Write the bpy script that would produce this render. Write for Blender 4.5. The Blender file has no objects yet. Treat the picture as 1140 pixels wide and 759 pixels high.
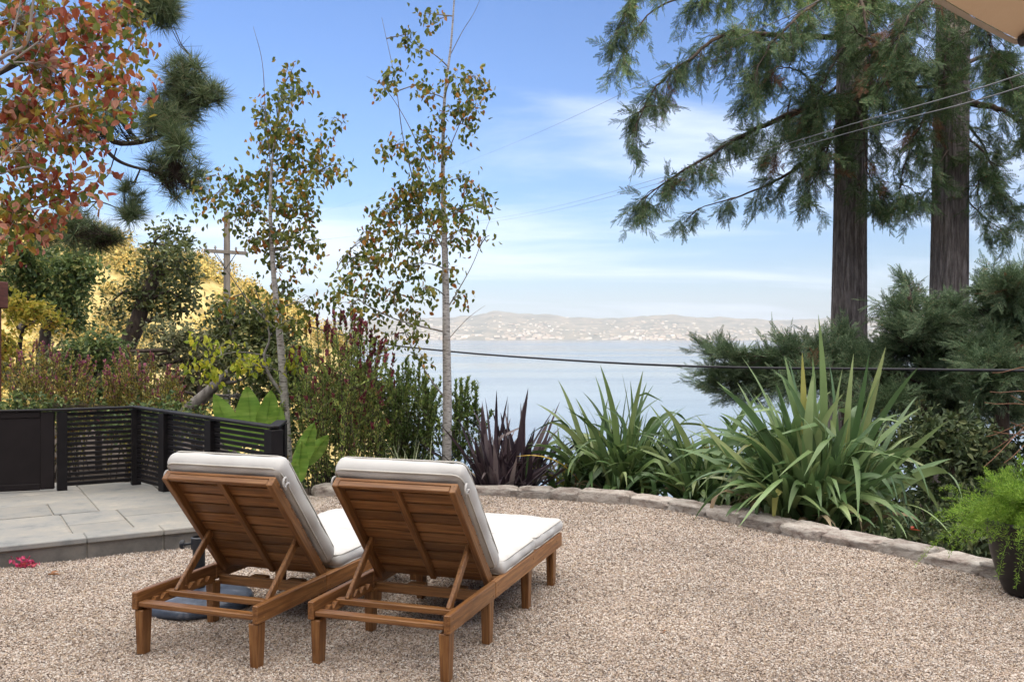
import bpy, math, random
import numpy as np
R = math.radians
SC = bpy.context.scene
COL = SC.collection

# ------------------------------------------------------------------ camera
F = 1040.0          # focal length in photo pixels (photo is 1140 wide)
HZ = 374.0          # photo row of the eye level
CAM = 1.6
cd = bpy.data.cameras.new('camera')
cd.sensor_fit = 'HORIZONTAL'; cd.sensor_width = 36.0
cd.lens = 36.0 * F / 1140.0
cd.shift_y = -(379.5 - HZ) / 1140.0
cd.clip_start = 0.05; cd.clip_end = 40000
cam = bpy.data.objects.new('camera', cd); COL.objects.link(cam)
cam.location = (0, 0, CAM); cam.rotation_euler = (R(90), 0, 0)
SC.camera = cam
def P(px, py, Y):
    return np.array([(px - 570.0) * Y / F, Y, CAM - (py - HZ) * Y / F])

# ------------------------------------------------------------------ world, sun, exposure
SUN_EL, SUN_AZ = 13.0, 150.0     # azimuth clockwise from +Y: low sun behind the camera, to its right
w = bpy.data.worlds.new('World'); SC.world = w; w.use_nodes = True
nt = w.node_tree; nt.nodes.clear()
def N(nt, t, **kw):
    n = nt.nodes.new(t)
    for k, v in kw.items():
        if k.startswith('i_'):
            n.inputs[k[2:].replace('_', ' ')].default_value = v
        else: setattr(n, k, v)
    return n
out = N(nt, 'ShaderNodeOutputWorld'); bg = N(nt, 'ShaderNodeBackground'); bg.inputs[1].default_value = 0.15
sky = N(nt, 'ShaderNodeTexSky'); sky.sky_type = 'NISHITA'; sky.sun_disc = False
sky.sun_elevation = R(SUN_EL); sky.sun_rotation = R(SUN_AZ); sky.altitude = 30; sky.air_density = 1.0; sky.dust_density = 0.6; sky.ozone_density = 2.0
tc = N(nt, 'ShaderNodeTexCoord'); sep = N(nt, 'ShaderNodeSeparateXYZ')
nt.links.new(tc.outputs['Generated'], sep.inputs[0])
def math_n(nt, op, a, b=None, clamp=False):
    n = N(nt, 'ShaderNodeMath', operation=op); n.use_clamp = clamp
    for i, v in enumerate((a, b)):
        if v is None: continue
        if isinstance(v, (int, float)): n.inputs[i].default_value = v
        else: nt.links.new(v, n.inputs[i])
    return n.outputs[0]
zz = math_n(nt, 'ADD', math_n(nt, 'MAXIMUM', sep.outputs[2], 0.0), 0.16)
cx = math_n(nt, 'DIVIDE', sep.outputs[0], zz); cy = math_n(nt, 'DIVIDE', sep.outputs[1], zz)
comb = N(nt, 'ShaderNodeCombineXYZ')
nt.links.new(math_n(nt, 'MULTIPLY', cx, 0.42), comb.inputs[0]); nt.links.new(cy, comb.inputs[1])
comb.inputs[2].default_value = 3.7
nz = N(nt, 'ShaderNodeTexNoise', i_Scale=1.15, i_Detail=8.0, i_Roughness=0.55, i_Distortion=0.6)
nt.links.new(comb.outputs[0], nz.inputs['Vector'])
cr = N(nt, 'ShaderNodeMapRange', i_From_Min=0.41, i_From_Max=0.72, i_To_Min=0.0, i_To_Max=0.78)
cr.interpolation_type = 'SMOOTHSTEP'
nt.links.new(nz.outputs[0], cr.inputs[0])
# thin veil thickening to the horizon and unseen bright cloud added overhead to lift the fill light
ver = N(nt, 'ShaderNodeMapRange', i_From_Min=0.0, i_From_Max=0.09, i_To_Min=0.18, i_To_Max=0.0); ver.interpolation_type = 'SMOOTHSTEP'
nt.links.new(sep.outputs[2], ver.inputs[0])
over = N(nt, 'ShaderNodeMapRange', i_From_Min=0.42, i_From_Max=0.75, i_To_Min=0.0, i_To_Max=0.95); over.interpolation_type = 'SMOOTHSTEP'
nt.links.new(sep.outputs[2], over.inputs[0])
fac = math_n(nt, 'MAXIMUM', cr.outputs[0], ver.outputs[0], True)
CLOUD = (4.6, 5.0, 5.8, 1)
mixc = N(nt, 'ShaderNodeMixRGB'); mixc.inputs[2].default_value = CLOUD
tint = N(nt, 'ShaderNodeMixRGB'); tint.blend_type = 'MULTIPLY'; tint.inputs[0].default_value = 1.0; tint.inputs[2].default_value = (0.46, 0.55, 0.80, 1)
nt.links.new(sky.outputs[0], tint.inputs[1])
nt.links.new(fac, mixc.inputs[0]); nt.links.new(tint.outputs[0], mixc.inputs[1])
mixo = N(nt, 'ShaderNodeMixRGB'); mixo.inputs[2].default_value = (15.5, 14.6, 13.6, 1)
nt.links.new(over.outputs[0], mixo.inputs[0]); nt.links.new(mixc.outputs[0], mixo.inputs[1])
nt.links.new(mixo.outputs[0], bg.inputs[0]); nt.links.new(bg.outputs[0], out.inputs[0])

sl = bpy.data.lights.new('sun', 'SUN'); sl.energy = 2.8; sl.angle = R(0.5); sl.color = (1.0, 0.86, 0.64)
sun = bpy.data.objects.new('sun', sl); COL.objects.link(sun)
from mathutils import Vector
sv = Vector((math.sin(R(SUN_AZ)) * math.cos(R(SUN_EL)), math.cos(R(SUN_AZ)) * math.cos(R(SUN_EL)), math.sin(R(SUN_EL))))
sun.rotation_euler = sv.to_track_quat('Z', 'Y').to_euler()
sun.location = (20, -60, 30)
SC.view_settings.view_transform = 'Standard'; SC.view_settings.look = 'None'
SC.view_settings.gamma = 1.0; SC.view_settings.use_curve_mapping = False
SC.view_settings.exposure = 0.75
SC.render.engine = 'CYCLES'
SC.cycles.max_bounces = 6; SC.cycles.diffuse_bounces = 3; SC.cycles.transparent_max_bounces = 8; SC.cycles.volume_bounces = 0
SC.cycles.use_denoising = True

# ------------------------------------------------------------------ mesh helpers
class MB:
    def __init__(s): s.V = []; s.Q = []; s.n = 0
    def add(s, V, Fc, m=0):
        V = np.asarray(V, dtype=np.float32).reshape(-1, 3); Fc = np.asarray(Fc, dtype=np.int64)
        if len(V) == 0 or len(Fc) == 0: return
        s.V.append(V); s.Q.append((Fc + s.n, m)); s.n += len(V)
    def build(s, name, mats, parent=None, origin=(0, 0, 0), smooth=False):
        me = bpy.data.meshes.new(name)
        V = np.concatenate(s.V) - np.asarray(origin, dtype=np.float32)
        me.vertices.add(len(V)); me.vertices.foreach_set('co', V.ravel())
        li = np.concatenate([q.ravel() for q, m in s.Q])
        cnt = np.concatenate([np.full(len(q), q.shape[1], dtype=np.int32) for q, m in s.Q])
        mi = np.concatenate([np.full(len(q), m, dtype=np.int32) for q, m in s.Q])
        st = np.concatenate([[0], np.cumsum(cnt)[:-1]]).astype(np.int32)
        me.loops.add(len(li)); me.loops.foreach_set('vertex_index', li.astype(np.int32))
        me.polygons.add(len(cnt)); me.polygons.foreach_set('loop_start', st)
        me.polygons.foreach_set('material_index', mi)
        me.polygons.foreach_set('use_smooth', np.full(len(cnt), bool(smooth)))
        for mm in (mats if isinstance(mats, (list, tuple)) else [mats]): me.materials.append(mm)
        me.update(calc_edges=True); me.validate()
        o = bpy.data.objects.new(name, me); COL.objects.link(o)
        if parent is not None: o.parent = parent
        else: o.location = tuple(float(c) for c in origin)
        return o

def tag(o, label=None, cat=None, group=None, kind=None):
    for k, v in (('label', label), ('category', cat), ('group', group), ('kind', kind)):
        if v: o[k] = v
    return o
def thing(name, label, cat, loc=(0, 0, 0), rz=0.0, group=None):
    o = bpy.data.objects.new(name, None); COL.objects.link(o)
    o.empty_display_size = 0.1
    o.location = tuple(float(c) for c in loc); o.rotation_euler = (0, 0, rz)
    return tag(o, label, cat, group)

def unit(a): return a / np.maximum(np.linalg.norm(a, axis=-1, keepdims=True), 1e-9)
def inst(T, pos, d, nrm, sx, sy=None, sz=None):
    """copies of template T (n,3): local y along d, z about nrm"""
    pos = np.asarray(pos, float); d = unit(np.asarray(d, float)); nrm = np.asarray(nrm, float)
    x = np.cross(d, nrm); bad = np.linalg.norm(x, axis=1) < 1e-4
    x[bad] = np.cross(d[bad], np.array([0.31, 0.87, 0.4])); x = unit(x); z = np.cross(x, d)
    sx = np.broadcast_to(np.asarray(sx, float), (len(pos),)); sy = sx if sy is None else np.broadcast_to(np.asarray(sy, float), (len(pos),))
    sz = sx if sz is None else np.broadcast_to(np.asarray(sz, float), (len(pos),))
    return (pos[:, None] + x[:, None] * (T[None, :, 0:1] * sx[:, None, None]) + d[:, None] * (T[None, :, 1:2] * sy[:, None, None])
            + z[:, None] * (T[None, :, 2:3] * sz[:, None, None])).reshape(-1, 3)
def fidx(Fc, n, k):
    Fc = np.asarray(Fc); return (Fc[None] + (np.arange(k) * n)[:, None, None]).reshape(-1, Fc.shape[1])
def scatter(mb, T, pos, d, nrm, sx, sy=None, m=0):
    tv, tf = T
    if len(pos) == 0: return
    V = inst(tv, pos, d, nrm, sx, sy); mb.add(V, fidx(tf, len(tv), len(pos)), m)

LEAF = (np.array([[0, 0, 0], [.36, .28, .15], [.30, .66, .07], [0, 1, -.16], [-.30, .66, .07], [-.36, .28, .15]]), np.array([[0, 1, 2, 3], [0, 3, 4, 5]]))
NARROW = (np.array([[0, 0, 0], [.5, .4, .12], [0, 1, 0], [-.5, .4, .12]]), np.array([[0, 1, 2], [0, 2, 3]]))
def spray_template(n=9, up=0.1, lw=.075, ll=.34):
    V = [[-.012, 0, 0], [.012, 0, 0], [.006, 1, -.12], [-.006, 1, -.12]]; Q = [[0, 1, 2, 3]]
    for i in range(n):
        t = .06 + .9 * i / (n - 1); l = ll * (1 - .55 * t); zc = -.12 * t * t
        for sgn in (-1, 1):
            b = len(V); a = R(52)
            dx, dy = sgn * math.sin(a) * l, math.cos(a) * l
            V += [[0, t, zc], [dx * .5 - lw * .3 * sgn, t + dy * .5 + lw * .5, zc + up * .3], [dx, t + dy, zc - .03], [dx * .5 + lw * .3 * sgn, t + dy * .5 - lw * .5, zc]]
            Q.append([b, b + 1, b + 2, b + 3])
    return np.array(V), np.array(Q)
SPRAY = spray_template()
def frond_template(seed, n=9):
    rng = np.random.default_rng(seed); sv, sf = spray_template(7, .08, .085, .30); V = [np.array([[-.008, 0, 0], [.008, 0, 0], [.003, 1, -.10], [-.003, 1, -.10]])]; Q = [np.array([[0, 1, 2, 3]])]; c = 4
    for i in range(n):
        t = .12 + .86 * i / (n - 1) + rng.normal() * .02; sg = (-1) ** i; a = sg * R(48 - 30 * t) + rng.normal() * .12; L = (.46 - .20 * abs(t - .4)) * rng.uniform(.75, 1.15)
        d = np.array([math.sin(a), math.cos(a), rng.normal() * .18]); v = inst(sv, np.array([[0, t, -.10 * t * t]]), d[None], np.array([[rng.normal() * .3, rng.normal() * .2, 1.0]]), L)
        V.append(v); Q.append(sf + c); c += len(v)
    return np.concatenate(V), np.concatenate(Q)
FRONDS = [frond_template(k) for k in range(6)]
def fronds(rng, mb, pos, d, nrm, size):
    k = rng.integers(0, len(FRONDS), len(pos))
    for j in range(len(FRONDS)):
        m = k == j; scatter(mb, FRONDS[j], pos[m], d[m], nrm[m], size[m] * 1.05, size[m])
def tuft_template(rng, n=34):
    V = []; Q = []
    for i in range(n):
        a = rng.uniform(0, 2 * math.pi); el = rng.uniform(-.2, 1.35)
        d = np.array([math.cos(a) * math.cos(el), math.sin(el), math.sin(a) * math.cos(el)])
        s = unit(np.cross(d, rng.normal(size=3))) * .013; b0 = d * .03
        b = len(V); L = rng.uniform(.75, 1.0)
        V += [b0 - s, b0 + s, d * L + np.array([0, -.05, 0])]; Q.append([b, b + 1, b + 2])
    return np.array(V), np.array(Q)

def sticks(mb, A, B, ra, rb, sides=3, m=0):
    A = np.asarray(A, float); B = np.asarray(B, float)
    if len(A) == 0: return
    d = unit(B - A); h = np.where(np.abs(d[:, 2:3]) > .9, np.array([[1., 0, 0]]), np.array([[0, 0, 1.]]))
    x = unit(np.cross(d, h)); y = np.cross(d, x)
    ra = np.broadcast_to(np.asarray(ra, float), (len(A),)); rb = np.broadcast_to(np.asarray(rb, float), (len(A),))
    ang = np.arange(sides) * 2 * math.pi / sides
    ring = np.cos(ang)[None, :, None] * x[:, None] + np.sin(ang)[None, :, None] * y[:, None]
    V = np.concatenate([A[:, None] + ring * ra[:, None, None], B[:, None] + ring * rb[:, None, None]], 1)
    Fc = np.array([[i, (i + 1) % sides, sides + (i + 1) % sides, sides + i] for i in range(sides)])
    mb.add(V.reshape(-1, 3), fidx(Fc, 2 * sides, len(A)), m)

def smooth_path(pts, n=24):
    pts = np.asarray(pts, float)
    if len(pts) == 2: return pts[0] + (pts[1] - pts[0]) * np.linspace(0, 1, n)[:, None]
    Pp = np.vstack([2 * pts[0] - pts[1], pts, 2 * pts[-1] - pts[-2]]); o = []
    segs = len(pts) - 1; per = max(2, n // segs)
    for i in range(segs):
        p0, p1, p2, p3 = Pp[i:i + 4]
        for t in np.linspace(0, 1, per, endpoint=False):
            o.append(.5 * ((2 * p1) + (-p0 + p2) * t + (2 * p0 - 5 * p1 + 4 * p2 - p3) * t * t + (-p0 + 3 * p1 - 3 * p2 + p3) * t ** 3))
    o.append(pts[-1]); return np.array(o)
def tube(mb, pts, r, sides=8, m=0, cap=True, rough=None, rng=None):
    pts = np.asarray(pts, float); n = len(pts)
    r = np.interp(np.linspace(0, 1, n), np.linspace(0, 1, len(r)), r) if np.ndim(r) else np.full(n, r)
    t = unit(np.gradient(pts, axis=0)); x = np.cross(t[0], [0.13, .2, 1.0])
    if np.linalg.norm(x) < .2: x = np.cross(t[0], [1, .1, 0])
    x = unit(x); rings = []; ang = np.arange(sides) * 2 * math.pi / sides
    for i in range(n):
        x = unit(x - t[i] * np.dot(x, t[i])); y = np.cross(t[i], x)
        rr = r[i] * (np.ones(sides) if rough is None else rough(i, ang))
        rings.append(pts[i] + (np.cos(ang) * rr)[:, None] * x + (np.sin(ang) * rr)[:, None] * y)
    V = np.concatenate(rings); i = np.arange(n - 1)[:, None]; j = np.arange(sides)[None]; k = (j + 1) % sides
    Fc = np.stack([i * sides + j, i * sides + k, (i + 1) * sides + k, (i + 1) * sides + j], -1).reshape(-1, 4)
    mb.add(V, Fc, m)
    if cap:
        for e in (0, n - 1): mb.add(rings[e], [list(range(sides))], m)

def _cbox():
    V = []; key = {}
    for sx in (-1, 1):
        for sy in (-1, 1):
            for sz in (-1, 1):
                for ax in range(3): key[(sx, sy, sz, ax)] = len(V); V.append((sx, sy, sz, ax))
    Fs = []
    for ax in range(3):
        a, b = [i for i in range(3) if i != ax]
        for s in (-1, 1):
            f = []
            for (u, v) in ((-1, -1), (1, -1), (1, 1), (-1, 1)):
                c = [0, 0, 0]; c[ax] = s; c[a] = u; c[b] = v; f.append(key[(*c, ax)])
            Fs.append(f)
        for u in (-1, 1):
            for v in (-1, 1):
                c0 = [0, 0, 0]; c1 = [0, 0, 0]; c0[a] = c1[a] = u; c0[b] = c1[b] = v; c0[ax] = -1; c1[ax] = 1
                Fs.append([key[(*c0, a)], key[(*c1, a)], key[(*c1, b)], key[(*c0, b)]])
    T = [[key[(x, y, z, 0)], key[(x, y, z, 1)], key[(x, y, z, 2)]] for x in (-1, 1) for y in (-1, 1) for z in (-1, 1)]
    return V, Fs, T
CB = _cbox()
def box(mb, c, s, rot=None, bev=.003, m=0, taper=1.0):
    h = np.asarray(s, float) / 2; bev = min(bev, h.min() * .45); V = []
    for (x, y, z, ax) in CB[0]:
        p = np.array([x, y, z]) * (h - bev); p[ax] = (x, y, z)[ax] * h[ax]
        if taper != 1.0 and z < 0: p[0] *= taper; p[1] *= taper
        V.append(p)
    V = np.array(V)
    def orient(f):
        n = np.cross(V[f[1]] - V[f[0]], V[f[2]] - V[f[0]]); return f if np.dot(n, V[f].mean(0)) > 0 else f[::-1]
    Q = [orient(f) for f in CB[1]]; T = [orient(f) for f in CB[2]]
    W = V if rot is None else V @ np.asarray(rot).T
    W = W + np.asarray(c, float); n0 = mb.n
    mb.add(W, Q, m); mb.Q.append((np.array(T) + n0, m))
def rotz(a): c, s = math.cos(a), math.sin(a); return np.array([[c, -s, 0], [s, c, 0], [0, 0, 1]])
def roty(a): c, s = math.cos(a), math.sin(a); return np.array([[c, 0, s], [0, 1, 0], [-s, 0, c]])
def lathe(mb, prof, c=(0, 0, 0), n=40, m=0, wob=None):
    ang = np.arange(n) * 2 * math.pi / n; V = []
    for (r, z) in prof:
        rr = r if wob is None else r * (1 + wob(ang, z))
        V.append(np.stack([np.cos(ang) * rr, np.sin(ang) * rr, np.full(n, z)], 1))
    V = np.concatenate(V) + np.asarray(c, float); k = len(prof)
    i = np.arange(k - 1)[:, None]; j = np.arange(n)[None]; q = (j + 1) % n
    mb.add(V, np.stack([i * n + j, i * n + q, (i + 1) * n + q, (i + 1) * n + j], -1).reshape(-1, 4), m)

# ------------------------------------------------------------------ materials
def new_mat(name):
    m = bpy.data.materials.new(name); m.use_nodes = True
    nt = m.node_tree; return m, nt, nt.nodes['Principled BSDF']
def ramp(nt, stops, fac, mode='LINEAR'):
    r = N(nt, 'ShaderNodeValToRGB'); r.color_ramp.interpolation = mode; e = r.color_ramp.elements
    while len(e) > 1: e.remove(e[-1])
    e[0].position = stops[0][0]; e[0].color = (*stops[0][1], 1)
    for p, c in stops[1:]:
        x = e.new(p); x.color = (*c, 1)
    nt.links.new(fac, r.inputs[0]); return r.outputs[0]
def noise(nt, scale, detail=5, rough=.6, stretch=(1, 1, 1), coords='Object', dist=0.0):
    tc = N(nt, 'ShaderNodeTexCoord'); mp = N(nt, 'ShaderNodeMapping'); mp.inputs['Scale'].default_value = stretch
    nt.links.new(tc.outputs[coords], mp.inputs[0])
    n = N(nt, 'ShaderNodeTexNoise', i_Scale=scale, i_Detail=float(detail), i_Roughness=rough, i_Distortion=dist)
    nt.links.new(mp.outputs[0], n.inputs['Vector']); return n.outputs[0]
def mixrgb(nt, a, b, fac, mode='MIX'):
    x = N(nt, 'ShaderNodeMixRGB'); x.blend_type = mode
    for i, v in ((0, fac), (1, a), (2, b)):
        if isinstance(v, (int, float)): x.inputs[i].default_value = v
        elif isinstance(v, tuple): x.inputs[i].default_value = (*v, 1)
        else: nt.links.new(v, x.inputs[i])
    return x.outputs[0]
def bump(nt, b, h, strength=.4, dist=.01):
    x = N(nt, 'ShaderNodeBump'); x.inputs['Strength'].default_value = strength; x.inputs['Distance'].default_value = dist
    nt.links.new(h, x.inputs['Height']); nt.links.new(x.outputs[0], b.inputs['Normal'])
def island(nt): return N(nt, 'ShaderNodeNewGeometry').outputs['Random Per Island']

GAIN = 1.5
def leaf_mat(name, stops, trans=.3, rough=.5, clump=1.2, spec=.3, tcol=None, mode='LINEAR', lo=.72, hi=1.25):
    m, nt, b = new_mat(name)
    isl = island(nt); c = ramp(nt, [(p, tuple(min(.62, v * GAIN) for v in q)) for p, q in stops], isl, mode)
    v = N(nt, 'ShaderNodeMapRange', i_From_Min=.3, i_From_Max=.7, i_To_Min=lo, i_To_Max=hi); nt.links.new(noise(nt, clump, 3), v.inputs[0])
    hsv = N(nt, 'ShaderNodeHueSaturation'); nt.links.new(v.outputs[0], hsv.inputs['Value']); nt.links.new(c, hsv.inputs['Color'])
    nt.links.new(hsv.outputs[0], b.inputs['Base Color']); b.inputs['Roughness'].default_value = rough; b.inputs['Specular IOR Level'].default_value = spec
    tr = N(nt, 'ShaderNodeBsdfTranslucent')
    if tcol: nt.links.new(mixrgb(nt, hsv.outputs[0], tcol, 1.0, 'MULTIPLY'), tr.inputs[0])
    else: nt.links.new(hsv.outputs[0], tr.inputs[0])
    mx = N(nt, 'ShaderNodeMixShader'); mx.inputs[0].default_value = trans
    nt.links.new(b.outputs[0], mx.inputs[1]); nt.links.new(tr.outputs[0], mx.inputs[2])
    nt.links.new(mx.outputs[0], nt.nodes['Material Output'].inputs[0]); return m
def noise_mat(name, stops, scale=6, stretch=(1, 1, 1), rough=.7, bstr=.4, bdist=.01, detail=7, spec=.3, bscale=None, nrough=.62, isl=0.0):
    m, nt, b = new_mat(name)
    f = noise(nt, scale, detail, nrough, stretch)
    c = ramp(nt, stops, f)
    if isl:
        v = N(nt, 'ShaderNodeMapRange', i_From_Min=0., i_From_Max=1., i_To_Min=1 - isl, i_To_Max=1 + isl); nt.links.new(island(nt), v.inputs[0])
        hsv = N(nt, 'ShaderNodeHueSaturation'); nt.links.new(v.outputs[0], hsv.inputs['Value']); nt.links.new(c, hsv.inputs['Color']); c = hsv.outputs[0]
    nt.links.new(c, b.inputs['Base Color'])
    b.inputs['Roughness'].default_value = rough; b.inputs['Specular IOR Level'].default_value = spec
    if bstr: bump(nt, b, f if bscale is None else noise(nt, bscale, detail, nrough, stretch), bstr, bdist)
    return m

MAT = {}
def wood(name, st):
    m, nt, b = new_mat(name)
    f = noise(nt, 3.0, 8, .65, st, dist=.4); g = noise(nt, 1.7, 4)
    c = ramp(nt, [(.28, (.065, .026, .009)), (.5, (.21, .088, .028)), (.72, (.37, .185, .065))], f)
    c = mixrgb(nt, c, (.36, .22, .11), math_n(nt, 'MULTIPLY', math_n(nt, 'SUBTRACT', g, .45, True), .9))
    v = N(nt, 'ShaderNodeMapRange', i_From_Min=0., i_From_Max=1., i_To_Min=.62, i_To_Max=1.25); nt.links.new(island(nt), v.inputs[0])
    hsv = N(nt, 'ShaderNodeHueSaturation'); nt.links.new(v.outputs[0], hsv.inputs['Value']); nt.links.new(c, hsv.inputs['Color'])
    nt.links.new(hsv.outputs[0], b.inputs['Base Color']); b.inputs['Roughness'].default_value = .42; b.inputs['Specular IOR Level'].default_value = .4
    bump(nt, b, f, .25, .002); return m
MAT['wood_x'] = wood('teak_along_x', (1.2, 22, 22)); MAT['wood_y'] = wood('teak_along_y', (22, 1.2, 22)); MAT['wood_z'] = wood('teak_along_z', (22, 22, 1.2))
def canvas(name, col):
    m, nt, b = new_mat(name)
    f = noise(nt, 260, 2); g = noise(nt, 5, 5)
    nt.links.new(mixrgb(nt, col, tuple(c * .86 for c in col), g), b.inputs['Base Color'])
    b.inputs['Roughness'].default_value = .9; b.inputs['Specular IOR Level'].default_value = .15
    s = math_n(nt, 'ADD', math_n(nt, 'MULTIPLY', f, .15), g); bump(nt, b, s, .35, .012); return m
MAT['cushion'] = canvas('cream_canvas', (.53, .528, .52)); MAT['piping'] = canvas('canvas_piping', (.50, .485, .45))
MAT['black'] = noise_mat('charcoal_paint', [(.3, (.006, .005, .006)), (.7, (.013, .011, .012))], 8, (1, 1, 1), .55, .1, .001, spec=.2)
MAT['gate'] = noise_mat('gate_paint', [(.3, (.010, .0075, .008)), (.7, (.016, .012, .013))], 4, (1, 1, 1), .6, .1, .001, spec=.2)
MAT['metal'] = noise_mat('dark_metal', [(.3, (.012, .014, .018)), (.7, (.03, .034, .042))], 6, (1, 1, 1), .35, .05, .001)
MAT['resin'] = noise_mat('navy_resin', [(.3, (.022, .03, .05)), (.6, (.07, .09, .13)), (.75, (.20, .22, .26))], 11, (1, 1, 1), .38, .2, .004)
MAT['umbrella'] = canvas('tan_canvas', (.62, .47, .33)); MAT['hem'] = canvas('pale_hem', (.42, .36, .30))
MAT['bark_redwood'] = noise_mat('redwood_bark', [(.30, (.06, .05, .046)), (.5, (.22, .195, .185)), (.70, (.42, .385, .365))], 9, (2.6, 2.6, .30), .95, 1.0, .09, 9, .05, nrough=.7)
MAT['bark_dark'] = noise_mat('dark_bark', [(.3, (.028, .02, .015)), (.7, (.10, .075, .058))], 10, (1.5, 1.5, .4), .9, .7, .02)
MAT['bark_grey'] = noise_mat('grey_bark', [(.3, (.09, .08, .07)), (.7, (.30, .28, .26))], 9, (1.5, 1.5, .6), .85, .6, .015)
MAT['bark_pale'] = noise_mat('pale_twig', [(.3, (.20, .17, .15)), (.7, (.42, .38, .35))], 12, (1, 1, .5), .8, .4, .006)
def birch_bark():
    m, nt, b = new_mat('birch_bark')
    f = noise(nt, 5, 6, .6, (4, 4, 14)); g = noise(nt, 2.2, 4)
    c = ramp(nt, [(.0, (.04, .035, .03)), (.36, (.09, .08, .07)), (.44, (.33, .31, .295)), (.7, (.52, .50, .475))], f)
    c = mixrgb(nt, c, (.20, .15, .11), math_n(nt, 'MULTIPLY', math_n(nt, 'SUBTRACT', g, .52, True), 3.0, True))
    nt.links.new(c, b.inputs['Base Color']); b.inputs['Roughness'].default_value = .7; bump(nt, b, f, .4, .008); return m
MAT['bark_birch'] = birch_bark()
MAT['pole_wood'] = noise_mat('weathered_pole', [(.3, (.07, .065, .062)), (.7, (.16, .15, .145))], 6, (3, 3, .3), .9, .5, .01)
MAT['stone'] = noise_mat('edging_stone', [(.27, (.07, .05, .042)), (.40, (.30, .25, .22)), (.54, (.45, .41, .37)), (.8, (.58, .55, .51))], 7, (1, 1, 1.6), .95, 1.0, .06, 10, .15, nrough=.72, isl=.22)
MAT['soil'] = noise_mat('garden_soil', [(.3, (.03, .022, .016)), (.6, (.075, .055, .038)), (.8, (.12, .10, .06))], 3, (1, 1, 1), .95, .8, .05)
MAT['wire'] = noise_mat('cable_black', [(.3, (.016, .016, .02)), (.7, (.03, .03, .036))], 3, (1, 1, 1), .5, 0)
MAT['wire_grey'] = noise_mat('cable_grey', [(.3, (.13, .135, .145)), (.7, (.20, .205, .22))], 3, (1, 1, 1), .4, 0)
MAT['redwood_post'] = noise_mat('red_stained_timber', [(.3, (.07, .022, .016)), (.7, (.15, .05, .035))], 4, (1, 1, 12), .7, .4, .006)

# ------------------------------------------------------------------ setting: ground, gravel, water, hills
EDGE = np.array([(-9, 10.9), (-6, 10.0), (-3.6, 9.55), (-2, 9.42), (-1, 9.36), (0, 9.28), (.55, 9.12), (1.11, 8.82), (1.55, 8.42), (1.92, 7.95), (2.33, 7.33), (2.63, 6.97), (2.91, 6.55), (3.21, 6.14), (3.6, 5.5), (4.0, 4.7), (4.3, 3.8), (4.45, 2.6), (4.5, -3)])
EP = np.concatenate([EDGE[i] + (EDGE[i + 1] - EDGE[i]) * np.linspace(0, 1, 30, endpoint=False)[:, None] for i in range(len(EDGE) - 1)])
def smooth(x): x = np.clip(x, 0, 1); return x * x * (3 - 2 * x)
def ground_z(x, y):
    x = np.asarray(x, float); y = np.asarray(y, float)
    d = np.min(np.hypot(x[..., None] - EP[:, 0], y[..., None] - EP[:, 1]), -1)
    ye = np.interp(x, EDGE[:15, 0], EDGE[:15, 1], right=-5.0)
    inside = (y < ye)
    q = smooth((x / np.maximum(y, 3) + .33) / .17)
    s = .05 + .29 * q
    z = np.where(inside, -.07, -.09 - s * np.maximum(0, d - 1.0) - .03 * d)
    z = np.where(y < -7, np.maximum(z, (-7 - y) * .95), z)           # unseen slope added behind the viewer to block the low sun
    z = np.minimum(z, 19 + 0 * z)
    return np.maximum(z, -60)
xs = np.concatenate([np.linspace(-140, -15, 40), np.linspace(-14, 14, 141), np.linspace(15, 140, 40)])
ys = np.concatenate([np.linspace(-60, -8, 16), np.linspace(-7, 25, 120), np.linspace(26, 190, 80)])
GX, GY = np.meshgrid(xs, ys)
rg = np.random.default_rng(1)
GZ = ground_z(GX, GY) + np.where(np.hypot(GX, GY) > 9.5, rg.normal(size=GX.shape) * .03, 0)
def grid_faces(nr, nc):
    i = np.arange(nr - 1)[:, None]; j = np.arange(nc - 1)[None]
    return np.stack([i * nc + j, i * nc + j + 1, (i + 1) * nc + j + 1, (i + 1) * nc + j], -1).reshape(-1, 4)
mb = MB(); mb.add(np.stack([GX, GY, GZ], -1), grid_faces(len(ys), len(xs)))
tag(mb.build('ground', MAT['soil'], smooth=True), kind='structure')

def gravel_mat(name, pebble):
    m, nt, b = new_mat(name)
    stops = [(0, (.16, .125, .105)), (.08, (.26, .20, .155)), (.25, (.42, .33, .26)), (.42, (.55, .45, .385)), (.58, (.62, .55, .48)), (.74, (.48, .38, .28)), (.84, (.66, .61, .56)), (.94, (.36, .32, .30)), (1, (.44, .24, .14))]
    if pebble: f = island(nt)
    else:
        v = N(nt, 'ShaderNodeTexVoronoi', i_Scale=85.0); tc = N(nt, 'ShaderNodeTexCoord'); nt.links.new(tc.outputs['Object'], v.inputs['Vector'])
        s = N(nt, 'ShaderNodeSeparateColor'); nt.links.new(v.outputs['Color'], s.inputs[0]); f = s.outputs[0]
        bump(nt, b, v.outputs['Distance'], 1.0, .006)
    c = ramp(nt, stops, f, 'CONSTANT')
    g = N(nt, 'ShaderNodeMapRange', i_From_Min=.3, i_From_Max=.7, i_To_Min=.72, i_To_Max=.95); nt.links.new(noise(nt, 1.1, 6), g.inputs[0])
    h = N(nt, 'ShaderNodeHueSaturation'); h.inputs['Saturation'].default_value = .98; nt.links.new(g.outputs[0], h.inputs['Value']); nt.links.new(c, h.inputs['Color'])
    nt.links.new(h.outputs[0], b.inputs['Base Color']); b.inputs['Roughness'].default_value = .85; b.inputs['Specular IOR Level'].default_value = .2
    return m
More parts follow.
